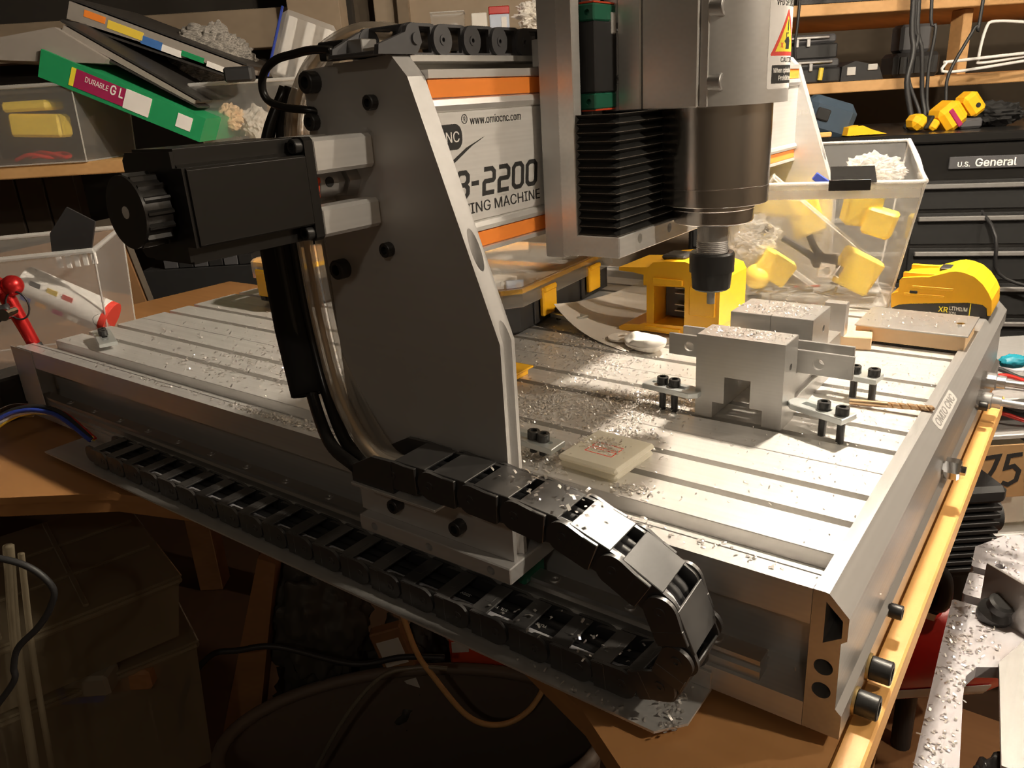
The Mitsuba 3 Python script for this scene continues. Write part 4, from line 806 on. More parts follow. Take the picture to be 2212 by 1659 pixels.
def binder(label, a, b, th, depth, d0, mat, leaf=True):
    k = thing('ring_binder', label, 'binder')
    a, b = np.array([a[0], d0, a[1]], float), np.array([b[0], d0, b[1]], float); u = (b - a) / np.linalg.norm(b - a); n = np.array([-u[2], 0, u[0]]); n = n if n[2] > 0 else -n
    add(k + '__cover', room(slab([a, b, b + n * 3, a + n * 3], depth)), mat, 20)
    add(k + '__cover', room(slab([a - n * th, b - n * (th - 8), b - n * (th - 11), a - n * (th - 3)], depth)), mat, 20)
    add(k + '__pages', room(slab([a - n * (th - 6) + u * 6, b - n * (th * .45) - u * 8, b - n * 2 - u * 8, a - n * 2 + u * 6], depth - 12) if leaf else cbox(0, 1, 0, 1, 0, 1)), 'grey_card', 20)
    return k, u, n, a
binder('dark binder with a grey lid lying tilted on the green box file', (-620, 406), (-440, 286), 18, 250, 1252, 'dark_card')
k_, u_b, n_b, a_b = binder('topmost black binder, holding coloured dividers, sloping behind the others', (-640, 446), (-384, 336), 34, 250, 1325, 'dark_card')
for i, (t0, t1, h0, h1, mt) in enumerate(((30, 62, 6, 16, 'orange_paint'), (66, 120, 8, 20, 'yellow_pale'), (118, 150, 12, 24, 'blue_tab'), (150, 180, 14, 24, 'white_print'), (180, 215, 12, 20, 'green_card'), (220, 256, 14, 22, 'white_print'))):
    if mt == 'blue_tab' and 'mat_blue_tab' not in scene: pbr('blue_tab', (0.06, 0.18, 0.5), 0.5)
    P = [a_b + u_b * t - n_b * h + np.array([0, -1, 0]) for t, h in ((t0, h1), (t1, h1), (t1, h0), (t0, h0))]
    add(k_ + '__divider', room(slab(P, 30)), mt, False)
add('grey_cover', room(slab([(-790, 1240, 380), (-625, 1240, 398), (-560, 1240, 352), (-565, 1240, 346), (-628, 1240, 390), (-790, 1240, 366)], 240)), 'grey_card', 20, 'bent grey cover sheet lying over the green box file at the shelf end', 'cover')
add('binder_clip', rb(-395, -354, 1238, 1262, 310, 331, 3), 'black_plastic', 30, 'black plastic clip box at the lower end of the binders', 'clip')
add('wool_bundle', room(crumple((-478, 1450, 352), (76, 60, 62), 31, 5, .35)), 'grey_card', False, 'fluffy grey bundle of wool behind the binders', 'bundle')
scene['wool_bundle']['bsdf'] = {'type': 'ref', 'id': 'mat_wool'}
pbr('wool', mikit.proc(lambda p, n, uv: MX((0.12, 0.11, 0.10), (0.42, 0.39, 0.35), N(p.x * 400, p.y * 90, p.z * 400))), 0.9)
sbx = thing('bubble_bag', 'clear bubble bag with a blue edge standing in the shelf bin', 'plastic bag')
qv = room(rz(cbox(-355, -265, 1392, 1412, 300, 410, 8), 0, (-310, 1400, 355), (0, 0, 0), 0, 22)); add(sbx + '__bag', qv, 'clear_bag', 30)
add(sbx + '__stripe', room(cat(*[rz(cbox(-345 + i * 30, -330 + i * 30, 1398, 1406, 310, 402, 2), 0, (-310, 1400, 355), (0, 0, 0), 0, 22) for i in range(3)])), 'white_print', 30)
add(sbx + '__edge', room(rz(cbox(-357, -353, 1390, 1394, 300, 412, 1), 0, (-310, 1400, 355), (0, 0, 0), 0, 22)), 'blue_plastic')
# things on a far shelf above the beam
fs = thing('far_shelf', 'high wall shelf far behind the gantry beam with small boxes on it', 'shelf')
add(fs + '__board', rb(-200, 500, 1890, 2249, 385, 402), 'tan_board')
jr = thing('glass_box', 'small clear box with white balls on the far shelf behind the top cable chain', 'box')
m, rim, ed = openbin(-128, -58, 1900, 1960, -130, -56, 1898, 1962, 48, 48, 1, 3); up_ = lambda q: room(rz(q, 0, (0, 0, 0), (0, 0, 403)))
add(jr + '__wall', up_(m), 'milky_plastic', False); add(jr + '__rim', up_(rim), 'grey_print', 30)
for i, (s_, d_) in enumerate(((-112, 1925), (-80, 1925))): add('white_ball', room(trimesh.Trimesh(trimesh.creation.icosphere(3, 13).vertices + [s_, d_, 417.5], trimesh.creation.icosphere(3, 13).faces)), 'white_print', True, ('left', 'right')[i] + ' white ball inside the clear box on the far shelf', 'ball')
add('white_carton', rb(-40, -5, 1905, 1960, 402.4, 446), 'foam_white', 30, 'plain cream carton on the far shelf beside the red capped box', 'box')
rc = thing('capped_box', 'white and pale blue box with a red top on the far shelf', 'box')
pbr('pale_blue', (0.55, 0.62, 0.75), 0.5)
add(rc + '__body', rb(0, 44, 1896, 1950, 402.4, 440), 'pale_blue'); add(rc + '__cap', rb(-1, 45, 1895, 1951, 440.3, 456), 'red_paint'); add(rc + '__label', rb(26, 38, 1894.6, 1895.8, 408, 434, .2), 'white_print')
add('grey_bag', room(crumple((105, 1935, 436), (48, 40, 32), 44, 4)), 'foam_white', False, 'crumpled whitish bag on the far shelf nearest the spindle', 'bag')

# ------------------------------------------------------------------ left: milky bin, red clamp arm, rear motor and cables on the table
KS = 1.25
mb = clear_box('storage_bin', 'clear bin on the table beyond the far corner of the bed, with a printed tube', -700, -496, 872, 1080, -22.5, 128, 10, 16)
tu = thing('printed_tube', 'white tube printed with coloured squares lying in the milky bin', 'tube')
ta, tb_ = np.array([-572, 925, 92.]), np.array([-486, 925, 44.]); td = (tb_ - ta) / np.linalg.norm(tb_ - ta); tn = np.array([-td[2], 0, td[0]])
add(tu + '__body', room(cyl(ta, tb_, 21, 32, c=1)), 'white_print'); add(tu + '__end_cap', room(cyl(tb_, tb_ + td * 7, 21.2, 32)), 'red_print')
for (t, h, mt) in ((20, 9, 'chain_grey'), (40, 9, 'yellow_pale'), (58, 9, 'red_print'), (14, -8, 'blue_plastic'), (32, -8, 'wood_edge'), (52, -8, 'magenta_print'), (70, -8, 'paper')):
    add(tu + '__square', room(slab([ta + td * (t + a) + tn * (h + b) + np.array([0, -21.2 + abs(h) * .2, 0]) for a, b in ((-6, -5), (6, -5), (6, 5), (-6, 5))], .8)), mt, False)
pk = thing('putty_spreader', 'black plastic spreader with white comb teeth standing in the milky bin', 'spreader')
add(pk + '__blade', room(slab([(-516, 905, 150), (-490, 905, 178), (-462, 905, 160), (-474, 905, 128), (-520, 905, 124)], 3)), 'black_plastic', 20)
add(pk + '__tooth', room(cbox(-516, -510, 904, 907, 110, 124, .5)), 'white_print')
for i in range(1, 5): add(pk + '__tooth', room(cbox(-516 + i * 10, -510 + i * 10, 904, 907, 108 + i, 126, .5)), 'white_print')
KS = 1.3
ra = thing('red_clamp', 'red metal clamp arm with a black tip, in front of the clear bin', 'clamp')
add(ra + '__arm', room(tube([(-520, 762, 132), (-497, 760, 122), (-486, 760, 92), (-477, 760, 58)], [7, 8, 7, 6], 12, 5)), 'red_anodized', True)
add(ra + '__knuckle', room(trimesh.Trimesh(trimesh.creation.icosphere(2, 10).vertices + [-481, 758, 121], trimesh.creation.icosphere(2, 10).faces)), 'red_anodized', True)
add(ra + '__knuckle', room(trimesh.Trimesh(trimesh.creation.icosphere(2, 10).vertices + [-497, 756, 120], trimesh.creation.icosphere(2, 10).faces)), 'red_anodized', True)
add(ra + '__tip', room(cyl((-477, 760, 60), (-473, 760, 47), 6.5, 16)), 'black_plastic')
add(ra + '__lever', room(tube([(-530, 740, 78), (-500, 745, 94), (-484, 750, 100)], [9, 8, 6], 10, 5)), 'black_plastic', True)
add(ra + '__pivot', room(cyl((-487, 740, 96), (-487, 756, 96), 6, 16)), 'chrome')
add(ra + '__ring', room(tube([(-478 + 11 * math.cos(a), 752, 102 + 14 * math.sin(a)) for a in np.linspace(0, 6.28, 20)], .9, 6, 0)), 'bolt_black', True)
add(R + '__rear_motor', cat(cbox(-78, -22, 1009, 1062, -92, -36, 3), cbox(-70, -30, 1062.2, 1078, -84, -44, 2)), 'black_anodized', 30)
add(R + '__rear_corner_plate', cat(cbox(-48, -46.9, 950, 1007, -72, 4, .3)), 'aluminium_plate')
cb = thing('cable_bundle', 'clear sleeve of coloured wires leaving the left end of the lower cable chain', 'cables')
for i, (mt, dx, dz) in enumerate((('grey_rubber', 0, 0), ('red_paint', 4, 2), ('blue_plastic', -4, 3), ('black_plastic', 0, 6), ('yellow_pale', 3, -2))):
    add(cb + '__wire', tube([(-68 + dx * .6, 790, -72), (-76 + dx, 850, -50 + dz), (-105 + dx, 890, -48 + dz), (-150 + dx, 905, -72 + dz), (-178 + dx, 880, -91 + dz * .3), (-205, 840, -92)], 2.6, 8), mt, True)
add(cb + '__sleeve', tube([(-90, 872, -44), (-110, 893, -44), (-150, 906, -68), (-178, 881, -86)], 8, 12), 'clear_tube', True)
add('blue_cable', tube([(-300, 1010, -92), (-250, 1030, -60), (-150, 1060, -46), (-60, 1085, -50), (20, 1100, -91)], 4, 8), 'blue_plastic', True, 'blue cable lying over the table edge behind the bed corner', 'cable')
add('black_cable', tube([(-330, 1060, -92), (-220, 1010, -89), (-150, 960, -90), (-190, 930, -91), (-260, 960, -91), (-120, 1000, -90), (-60, 1080, -88)], 4, 8), 'black_plastic', True, 'tangled black cable on the table beside the rear motor', 'cable')
add('grey_cable', tube([(-250, 985, -92), (-200, 950, -60), (-150, 930, -52), (-120, 950, -80), (-140, 985, -91)], 4.4, 8), 'grey_rubber', True, 'looped grey cable on the table at the chain end', 'cable')
add('loose_nut', lathe((-178, 830, -95.8), (0, 0, 1), [(0, 0), (0, 4), (3, 4), (3, 2), (1, 2), (1, 0)], 6), 'steel_dull', 30, 'small metal nut on the orange table top at the far left', 'nut')

# ------------------------------------------------------------------ behind the router, right: shelves, tool chest, cables
KS = 1.2
rs = thing('tool_shelf', 'upper orange wooden shelf board on the back right wall', 'shelf')
add(rs + '__board', rb(420, 1500, 1750, 2340, 386, 408), 'wood_shelf')
rs2 = thing('tool_shelf', 'lower orange wooden shelf board with black tool boxes on it', 'shelf')
add(rs2 + '__board', rb(420, 1500, 1750, 2340, 234, 256), 'wood_shelf'); add(rs2 + '__upright', rb(1000, 1020, 1790, 1840, 256.4, 385.6), 'wood_shelf')
def toolbox(label, s0, s1, d0, z0, z1):
    k = thing('tool_case', label, 'tool case')
    add(k + '__body', rb(s0, s1, d0, d0 + 120, z0, z0 + (z1 - z0) * .62, 3), 'black_plastic'); add(k + '__lid', rb(s0 + 3, s1 - 3, d0 + 2, d0 + 118, z0 + (z1 - z0) * .63, z1, 4), 'chain_grey')
    mid = (s0 + s1) / 2
    add(k + '__handle', rb(s0 + 10, s1 - 20, d0 - 5, d0 + 2, z1 - 9, z1 - 3, 1.5), 'steel_dull'); add(k + '__latch', rb(mid - 26, mid - 18, d0 - 5, d0 - .5, z0 + (z1 - z0) * .5, z1 - 8, 1), 'steel_dull'); add(k + '__latch', rb(mid - 2, mid + 6, d0 - 5, d0 - .5, z0 + (z1 - z0) * .5, z1 - 8, 1), 'steel_dull')
toolbox('upper black tool case with a grey handle on the lower shelf', 594, 726, 1762, 304.5, 352)
toolbox('lower black tool case under the other, holding it up on the shelf', 600, 735, 1760, 256.4, 304)
bbx = thing('black_tool', 'low black power tool lying on the lower shelf beside the tool cases', 'power tool')
add(bbx + '__body', room(prism(Polygon([(740, 256.4), (832, 256.4), (820, 284), (770, 296), (742, 286)]), 'y', 1770, 1850)), 'black_plastic', 30); add(bbx + '__label', rb(752, 770, 1767, 1770, 268, 284, .4), 'grey_print'); add(bbx + '__grip', rb(796, 816, 1766, 1770, 276, 288, 1), 'grey_print')
add('yellow_marker', room(cyl((690, 1756, 262), (692, 1756, 286), 5, 14)), 'yellow_pale', 30, 'yellow marker cap in front of the lower tool case', 'marker')
ct = thing('glue_gun', 'dark upright cordless tool standing on the lower shelf among the hanging cables', 'power tool')
add(ct + '__base', rb(858, 958, 1780, 1850, 256.4, 306, 8), 'black_plastic'); add(ct + '__body', rb(872, 938, 1790, 1840, 306.4, 362, 6), 'chain_grey'); add(ct + '__vent', cat(*[rb(868 + i * 16, 876 + i * 16, 1776, 1780, 264, 298, .5) for i in range(5)]), 'bolt_black')
wr = thing('wire_rack', 'bent white wire rack on the lower shelf at the right edge', 'rack')
add(wr + '__wire', room(tube([(1090, 1690, 345), (1010, 1690, 352), (992, 1690, 340), (985, 1690, 285), (995, 1690, 276), (1090, 1690, 284)], 3, 8, 4)), 'white_print', True)
add(wr + '__wire', room(cat(tube([(1090, 1680, 290), (925, 1680, 282), (915, 1680, 280), (922, 1680, 262), (1090, 1680, 276)], 3, 8, 4))), 'white_print', True)
add('black_crate', rb(640, 800, 1790, 2000, 408.5, 470, 4), 'black_plastic', 30, 'black crate on the upper shelf above the tool cases', 'crate')
add('metal_offcut', rb(1050, 1200, 1780, 1900, 408.5, 450, 2), 'steel_dull', 30, 'grey metal offcut on the upper shelf at the right edge', 'offcut')
for i, (pts, r) in enumerate((([(742, 1500, 760), (745, 1500, 385), (752, 1495, 302), (744, 1490, 248), (756, 1480, 180), (740, 1470, 174)], 5), ([(760, 1505, 760), (757, 1505, 384), (770, 1500, 300), (779, 1500, 230), (783, 1490, 190), (760, 1480, 174)], 4),
      ([(778, 1510, 760), (780, 1505, 383), (790, 1500, 338), (786, 1500, 270), (789, 1495, 206), (800, 1480, 174)], 3), ([(880, 1510, 760), (868, 1500, 363), (860, 1500, 334), (824, 1500, 259), (822, 1495, 204), (806, 1480, 120), (812, 1290, 20), (830, 1280, -60), (900, 1255, -90)], 3),
      ([(752, 1500, 760), (750, 1500, 380), (760, 1500, 320), (748, 1496, 260), (770, 1480, 190), (730, 1440, 174)], 3.4), ([(640, 1745, 760), (632, 1742, 410), (628, 1742, 330), (640, 1748, 258)], 3))):
    add('hanging_cable', room(tube(pts, r, 8, 5)), 'black_plastic', True, ('thickest hanging cable of the bunch before the shelves', 'second hanging cable of the bunch, just right of the thickest', 'thin hanging cable at the right of the bunch', 'hanging cable that slants down over the chest drawers', 'thin cable behind the thickest one of the bunch', 'single cable hanging down beside the spindle label')[i], 'cable')
tc = thing('tool_chest', 'black steel tool chest with long bright drawer handles', 'tool chest')
def chest(m): return rz(m, -16, (700, 1345, 0))
cadd = lambda n, m, mt, **k: add(tc + n, room(chest(m)), mt, 30, **k)
cadd('__body', cbox(330, 1150, 1349, 1750, -704, 152, 4), 'black_anodized')
cadd('__top_lip', cbox(326, 1154, 1344, 1752, 152.4, 168, 3), 'black_anodized')
for i, (z0, z1) in enumerate(((96, 150), (42, 92), (-18, 38), (-80, -22), (-142, -84), (-220, -146), (-330, -224))):
    for s0, s1 in ((338, 700), (706, 1144)):
        if i == 0: continue
        cadd('__drawer', cbox(s0, s1, 1345, 1348.6, z0 + 2, z1, 1.5), 'black_matte')
        k = list(scene)[-1]
        add(k + '__handle', room(chest(cbox(s0 + 8, s1 - 8, 1336, 1344.6, z1 - 13, z1 - 5, 1.5))), 'steel_dull', 30, label='long bright drawer handle')
cadd('__badge', cbox(752, 880, 1344, 1347, 110, 130, 1), 'chain_grey')
o_ = np.array([764, 1343.6, 114.]); q_ = chest(place(cat(meshkit.text_mesh('U.S.', 7.5, .4, True), (lambda m: trimesh.Trimesh(m.vertices + [26, 0, 0], m.faces))(meshkit.text_mesh('General', 12, .4, True))), o_, (1, 0, 0), (0, 0, 1)))
add(tc + '__badge_letters', room(q_), 'white_print', False)
bgk = thing('blue_case', 'dark blue grey tool bag leaning on top of the tool chest', 'bag'); pbr('slate_cloth', (0.03, 0.05, 0.075), 0.8)
add(bgk + '__body', room(rz(cbox(532, 622, 1400, 1450, 166, 232, 14), 0, (575, 1425, 200), (0, 0, 0), 0, 18)), 'slate_cloth'); add(bgk + '__handle', room(rz(cbox(546, 570, 1396, 1400, 192, 212, 3), 0, (575, 1425, 200), (0, 0, 0), 0, 18)), 'black_matte')
add('yellow_wedge', room(prism(Polygon([(596, 170.5), (664, 170.5), (640, 178), (622, 186), (598, 184)]), 'y', 1380, 1410)), 'yellow_plastic', 30, 'flat yellow tool piece on the chest beside the blue bag', 'tool part')
add('orange_strap', rb(540, 575, 1392, 1399, 169.5, 178), 'wood_edge', 30, 'short orange strap end on the chest under the blue bag', 'strap')
yt = thing('yellow_drill', 'yellow and black cordless tool lying on its side on the tool chest', 'power tool')
add(yt + '__body', room(rz(cbox(764, 806, 1390, 1440, 170, 214, 8), 0, (785, 1415, 190), (0, 0, 0), 0, -38)), 'yellow_plastic'); add(yt + '__handle', room(rz(cbox(806, 834, 1392, 1430, 186, 226, 6), 0, (815, 1415, 205), (0, 0, 0), 0, -38)), 'yellow_plastic')
add(yt + '__label', room(rz(cbox(780, 788, 1388, 1391, 172, 206, 1), 0, (785, 1415, 190), (0, 0, 0), 0, -38)), 'magenta_print'); add(yt + '__battery', room(rz(cbox(800, 840, 1400, 1440, 168.6, 186, 4), 0)), 'chain_grey'); add(yt + '__hole', room(cyl((822, 1391, 207), (822, 1394, 207), 4, 16)), 'black_matte')
yl = thing('yellow_lamp', 'small yellow tool head lying on the chest beside the yellow cordless tool', 'tool part')
add(yl + '__head', room(rz(cbox(716, 742, 1392, 1430, 172, 198, 8), 0, (728, 1415, 185), (0, 0, 0), 0, 35)), 'yellow_plastic'); add(yl + '__neck', room(rz(cbox(744, 760, 1392, 1425, 170, 188, 4), 0, (752, 1410, 178), (0, 0, 0), 0, 30)), 'yellow_plastic'); add(yl + '__band', room(rz(cbox(740, 745, 1390, 1428, 172, 196, 2), 0, (742, 1410, 184), (0, 0, 0), 0, 30)), 'black_matte')
add('dark_pouch', room(crumple((880, 1440, 188), (50, 40, 24), 52, 3)), 'black_matte', False, 'dark cloth pouch on the chest at the right edge', 'pouch')

# ------------------------------------------------------------------ right of the table: parts rack, compressor, dirty white plate
KS = 1.0
pr = thing('parts_rack', 'grey rack with bins of wires standing on the floor beyond the table end', 'rack')
for z in (-190, -248, -420, -640): add(pr + '__rail', rb(660, 1100, 1046, 1330, z - 8, z, 1.5), 'aluminium_plate')
for s_ in (664, 1080): add(pr + '__post', rb(s_, s_ + 16, 1300, 1328, -899, -190.5 + 60), 'aluminium_plate'); 
for s_ in (664, 1080): add(pr + '__post', rb(s_, s_ + 16, 1050, 1070, -899, -256.5), 'aluminium_plate')
for i, (z, mt) in enumerate(((-180, 'red_paint'), (-183, 'black_plastic'), (-179, 'grey_rubber'), (-240, 'red_paint'), (-241, 'black_plastic'), (-239, 'grey_rubber'))):
    o_ = 6 * (i % 3)
    add('loose_wire', room(tube([(690, 1070 + 30 * (i % 3), z), (730, 1080 + 26 * (i % 3), z + 14 + o_), (780, 1062 + 30 * (i % 3), z + 3), (850, 1090 + 20 * (i % 3), z + 12), (930, 1075 + 20 * (i % 3), z)], 3.5, 8)), mt, True, ('red', 'black', 'pale grey')[i % 3] + ' loose wire lying on the ' + ('upper', 'lower')[i // 3] + ' rail of the parts rack', 'wire')
cd = thing('number_card', 'brown cardboard sign with large black handwritten digits on the parts rack', 'sign'); pbr('card_brown', (0.33, 0.20, 0.09), 0.8)
add(cd + '__card', rb(676, 772, 1040, 1043, -350, -262, .4), 'card_brown')
add(cd + '__digits', room(cat(*[place(prism(stroke(p_, 7), 'z', 0, .4), (x_, 1039.8, -330), (1, 0, 0), (0, 0, 1)) for x_, p_ in ((692, [(0, 48), (27, 51), (22, 30), (8, 0)]), (728, [(26, 52), (6, 50), (4, 30), (16, 33), (25, 24), (23, 9), (12, 2), (2, 6)]), (764, [(4, 4), (4, 52)]))])), 'black_print', False)
add('milky_box', rb(690, 900, 1060, 1290, -410, -356, 4), 'milky_case', 30, 'milky plastic box below the cardboard sign in the rack', 'box')
bo = thing('teal_bottle', 'teal plastic nozzle sticking out behind the end rail by the hose fittings', 'nozzle'); pbr('teal_plastic', (0.01, 0.22, 0.30), 0.45)
add(bo + '__nozzle', room(crumple((640, 930, -88), (18, 12, 9), 60, 3, .2)), 'teal_plastic', True); add(bo + '__stem', room(tube([(652, 932, -90), (690, 960, -104), (760, 1045, -186)], 6, 8)), 'teal_plastic', True)
cm = thing('air_compressor', 'red tank air compressor with a black finned pump under the table end', 'air compressor')
tank = trimesh.creation.capsule(height=300, radius=105, count=[24, 24]); tank = trimesh.Trimesh(tank.vertices[:, [2, 1, 0]], tank.faces[:, ::-1])
add(cm + '__tank', room(trimesh.Trimesh(tank.vertices + [480, 960, -505], tank.faces)), 'red_paint', True)
add(cm + '__tank_plate', room(cut(cyl((500, 960, -505), (640, 960, -505), 106.2, 48), cyl((490, 960, -505), (650, 960, -505), 105.4, 48), cbox(480, 700, 960, 1100, -700, -300), cbox(480, 700, 800, 1100, -540, -300), cbox(480, 700, 800, 1100, -700, -568))), 'grey_print', 30)
for i in range(9): add(cm + '__cooling_fin', rb(492, 604, 850, 960, -345 + i * 11, -339 + i * 11, 1), 'black_plastic')
add(cm + '__pump', rb(500, 596, 858, 950, -400, -250, 4), 'black_anodized'); add(cm + '__pump_head', rb(488, 606, 846, 962, -246, -222, 6), 'black_plastic'); add(cm + '__air_filter', room(cyl((600, 900, -290), (628, 900, -290), 24, 24)), 'black_plastic')
add(cm + '__hose', room(tube([(480, 860, -300), (505, 842, -312), (535, 838, -340), (545, 845, -385), (540, 862, -405)], 9, 12)), 'black_plastic', True); add(cm + '__hose_nut', room(cyl((540, 862, -402), (541, 868, -416), 15, 6)), 'chrome')
for s_, d_ in ((400, 920), (400, 1000), (560, 920), (560, 1000)): add(cm + '__foot', room(cyl((s_, d_, -699.6), (s_, d_, -560), 14, 12)), 'black_plastic')
wp = thing('machine_wing', 'dirty white plastic machine wing strewn with chips at the lower right', 'machine wing')
wo = Polygon([(545, -60), (500, -34), (455, -36), (455, -56), (442, -56), (442, -36), (395, -36), (395, -56), (380, -56), (380, -29), (300, -32), (130, -40), (60, -44), (60, -76), (145, -70), (232, -60), (262, -58), (280, -64), (290, -80), (286, -130), (150, -134), (150, -260), (560, -260), (575, -110)])
add(wp + '__plate', cut(prism(wo.buffer(-3).buffer(3), 'z', -262, -250), cyl((470, -62, -270), (470, -62, -240), 5, 20), cyl((282, -66, -270), (282, -66, -240), 0.1, 6)), 'white_dirty', 30)
add(wp + '__leg', cat(cbox(420, 520, -240, -140, -699.5, -262.4, 4), cbox(170, 270, -250, -150, -899.5, -262.4, 4)), 'chain_grey')
add(wp + '__slide_bar', place(cbox(0, 60, 0, 3, 0, 52, .4), (379, -53, -249.6), (-.56, -.83, 0), (.83, -.56, 0), (0, 0, 1)), 'steel_dull', 30)
add(wp + '__fence', prism(Polygon([(160, -96), (290, -80), (340, -97), (345, -240), (160, -240)]), 'z', -249.6, -244), 'aluminium_bright', 30)
add(wp + '__lock_knob', cat(lathe((366, -66, -249.5), (-.2, -.3, 1), [(0, 0), (0, 15), (10, 16), (16, 12), (24, 12), (26, 9), (26, 0)], 20), ), 'bolt_black', 30)
pgb = thing('black_bag', 'shiny black plastic bag hanging under the white machine wing', 'bag')
add(pgb + '__film', crumple((190, -95, -380), (60, 34, 100), 70, 4, .35), 'black_anodized', True)
chips('metal_chip', [(440, -70, -249.9, 60, 20, 0, 260, 2.0), (250, -46, -249.9, 90, 10, 0, 120, 2.2), (330, -50, -249.9, 60, 14, 0, 140, 2.2), (140, -56, -249.9, 50, 10, 0, 70, 2.2)], 'chips strewn over the dirty white machine wing', inside=lambda x, y: wo.contains(Point(x, y)))
add('brown_board', cbox(120, 210, -2, 10, -560, -122, 2), 'wood_brown', 30, 'dark brown board hanging under the table edge beside the white machine wing', 'board')
lo = thing('low_cabinet', 'brown wooden low cabinet on the floor under the white machine wing', 'cabinet')
add(lo + '__top', cbox(300, 780, -400, 330, -720, -700, 2), 'wood_brown'); add(lo + '__side', cbox(310, 770, -390, 320, -899.5, -720.4, 2), 'wood_brown')

# ------------------------------------------------------------------ under the table
pbr('smoke_box', (0.19, 0.165, 0.125), 0.4); pbr('smoke_box_dark', (0.10, 0.085, 0.06), 0.45); pbr('bag_dark', (0.05, 0.045, 0.035), 0.6); pbr('bin_brown', (0.14, 0.105, 0.08), 0.6)
veil('shaded_plastic', (0.42, 0.36, 0.25), 0.4)  # clear plastic darkened in its colour for the dimness under the table
def lidbox(label, s0, s1, d0, d1, z0, z1, rot, mat='shaded_plastic'):
    k = thing('storage_box', label, 'storage box'); mid = ((s0 + s1) / 2, (d0 + d1) / 2, 0); f = lambda q: room(rz(q, rot, mid))
    m, rim, ed = openbin(s0 + 12, s1 - 12, d0 + 12, d1 - 12, s0, s1, d0, d1, z1 - z0, z1 - z0, 2, 8); mv = lambda q: f(rz(q, 0, (0, 0, 0), (0, 0, z0)))
    add(k + '__wall', mv(m), mat, False); add(k + '__rim', mv(rim), mat, 30)
    add(k + '__lid', f(cat(cbox(s0 - 4, s1 + 4, d0 - 4, d1 + 4, z1 + 4.2, z1 + 8, 2))), mat, 30)
    add(k + '__lid_rib', f(cat(*[cbox(s0 + (s1 - s0) * t, s0 + (s1 - s0) * t + 6, d0 + 6, d1 - 6, z1 + 8.2, z1 + 12, 1) for t in (.3, .62)], *[cbox(s0 + 6, s1 - 6, d0 + (d1 - d0) * t, d0 + (d1 - d0) * t + 6, z1 + 8.2, z1 + 12, 1) for t in (.33, .66)])), mat, 30)
    return k
lidbox('shade darkened clear storage box with a ribbed lid, stacked under the table at the left', -710, -452, 672, 930, -316, -238, 38)
lidbox('larger shade darkened storage box under the stack at the lower left', -720, -452, 690, 950, -520, -336, 34)
lidbox('bottom shade darkened storage box of the stack on the floor', -800, -530, 700, 960, -898, -540, 30)
for i, (s_, d_, z, mt) in enumerate(((-520, 745, -352, 'blue_plastic'), (-470, 760, -350, 'wood_brown'), (-500, 730, -330, 'smoke_box'))): add('boxed_part', rb(s_ - 26, s_ + 26, d_ - 16, d_ + 16, z - 14, z + 14, 4), mt, 30, ('blue grey', 'brown', 'tan')[i] + ' packed part inside the shade darkened storage box', 'packet')
add('thin_cable', room(tube([(-520, 600, -78), (-470, 600, -86), (-437, 600, -99), (-421, 600, -122), (-428, 600, -142), (-445, 600, -163), (-469, 600, -184), (-479, 600, -205), (-484, 600, -222), (-520, 600, -262)], 3, 8)), 'black_plastic', True, 'thin black cable looping down at the left in front of the storage boxes', 'cable')
add('clear_strip', room(cat(tube([(-478, 640, -100), (-505, 640, -230), (-533, 640, -420)], 5, 8), tube([(-470, 642, -110), (-492, 642, -240), (-516, 642, -430)], 3, 8))), 'shaded_plastic', True, 'clear plastic strip hanging beside the thin black cable', 'strip')
add('wood_prop', room(cat(slab([(-352, 900, -290), (-330, 900, -300), (-420, 900, -660), (-480, 900, -660)], 40), slab([(-420, 900, -660), (-480, 900, -660), (-500, 905, -898), (-440, 905, -898)], 40))), 'wood_brown', 30, 'brown wooden prop leaning under the table', 'prop')
for i, (s_, d_, z, r) in enumerate(((-300, 950, -430, (70, 60, 120)), (-330, 1020, -640, (90, 60, 140)), (-190, 1000, -600, (80, 70, 120)))): add('rubbish_bag', room(crumple((s_, d_, z), r, 80 + i, 4, .4)), 'bag_dark', True, ('upper dark rubbish bag behind the tray', 'lower dark rubbish bag beside the wooden prop', 'rightmost dark rubbish bag behind the white labelled carton')[i], 'bag')
ro = thing('red_toolbox', 'red metal tool box under the table behind the brown tub', 'tool box')
add(ro + '__body', rb(-117, 4, 950, 1100, -579, -478, 3), 'orange_red'); pbr('orange_red', (0.60, 0.075, 0.02), 0.45)
add(ro + '__hinge_plate', rb(-113, -88, 947, 949.8, -500, -482, .5), 'grey_print'); add(ro + '__stand', rb(-110, 0, 955, 1090, -899.5, -579.4, 2), 'black_matte')
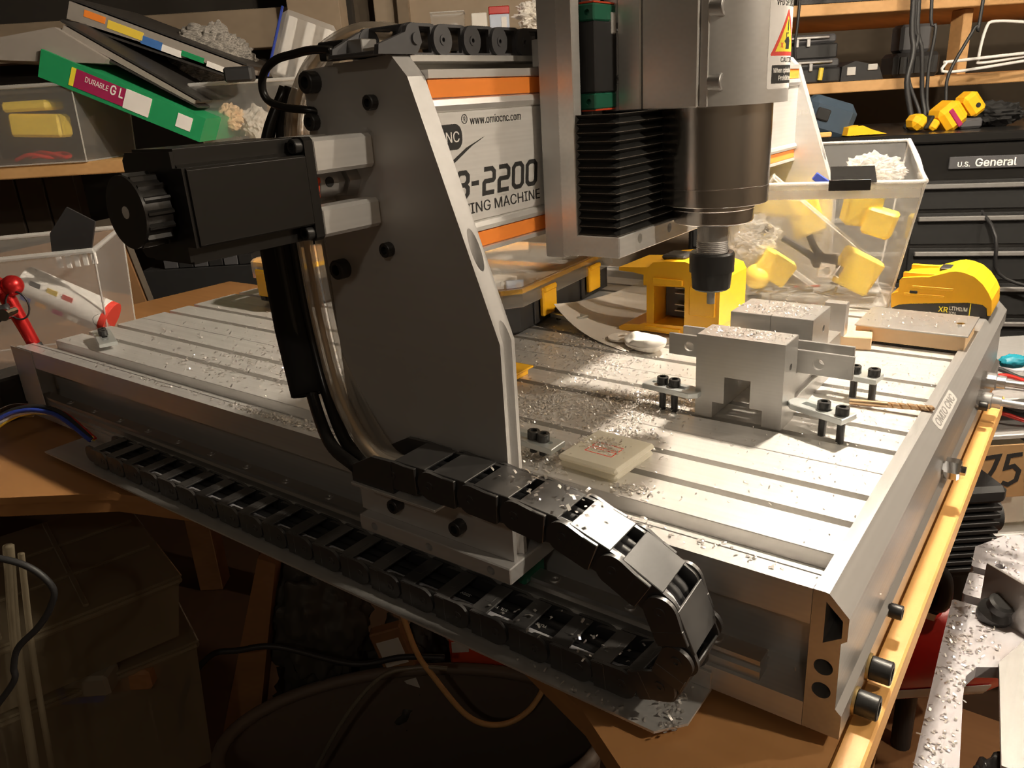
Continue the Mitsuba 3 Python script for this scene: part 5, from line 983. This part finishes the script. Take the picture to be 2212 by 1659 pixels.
pk2 = thing('labelled_carton', 'slim carton with white labels leaning under the table', 'carton')
add(pk2 + '__body', room(rz(cbox(-212, -165, 930, 950, -590, -440, 2), 0, (-190, 940, -510), (0, 0, 0), 0, -14)), 'wood_brown')
for z0, z1 in ((-500, -455), (-575, -530)): add(pk2 + '__label', room(rz(cbox(-206, -172, 928.6, 929.8, z0, z1, .3), 0, (-190, 940, -510), (0, 0, 0), 0, -14)), 'paper')
for i, (pts, r, mt) in enumerate((([(-165, 855, -340), (-150, 850, -410), (-133, 848, -449), (-89, 845, -523), (-46, 845, -542), (-5, 850, -525), (27, 860, -480)], 4, 'wood_shelf'), ([(-493, 850, -690), (-492, 850, -589), (-469, 850, -469), (-422, 850, -404), (-380, 850, -396), (-329, 852, -396), (-236, 855, -433), (-168, 855, -427), (-112, 850, -428)], 4, 'black_plastic'), ([(-330, 845, -640), (-260, 845, -520), (-200, 845, -450), (-150, 848, -440), (-110, 850, -446)], 3, 'smoke_box'))):
    add('floor_cord', room(tube(pts, r, 8)), mt, True, ('brown cord hanging in a deep loop under the tray', 'black cord arching across under the table', 'thin pale cord slanting up beside the white labelled carton')[i], 'cord')
tub = thing('brown_tub', 'large round brown plastic tub under the table edge', 'tub')
ell = [(-160 + 250 * math.cos(a), 800 + 130 * math.sin(a)) for a in np.linspace(0, 2 * np.pi, 72, endpoint=False)]
E_ = Polygon(ell); low_ = affinity.scale(E_, .86, .86)
def ring_wall(p0, p1, z0, z1):
    a, b = np.array(p0.exterior.coords)[:-1], np.array(p1.exterior.coords)[:-1]; n = len(a)
    V = np.vstack([np.c_[a, np.full(n, z0)], np.c_[b, np.full(n, z1)]]); i = np.arange(n); j = (i + 1) % n
    return trimesh.Trimesh(V, np.vstack([np.stack([i, j, n + j], 1), np.stack([i, n + j, n + i], 1)]), process=False)
add(tub + '__wall', room(ring_wall(low_, E_, -899, -516)), 'bin_brown', True)
add(tub + '__rim', room(tube([(x, y, -512) for x, y in ell + ell[:2]], 9, 10, 0)), 'bin_brown', True)
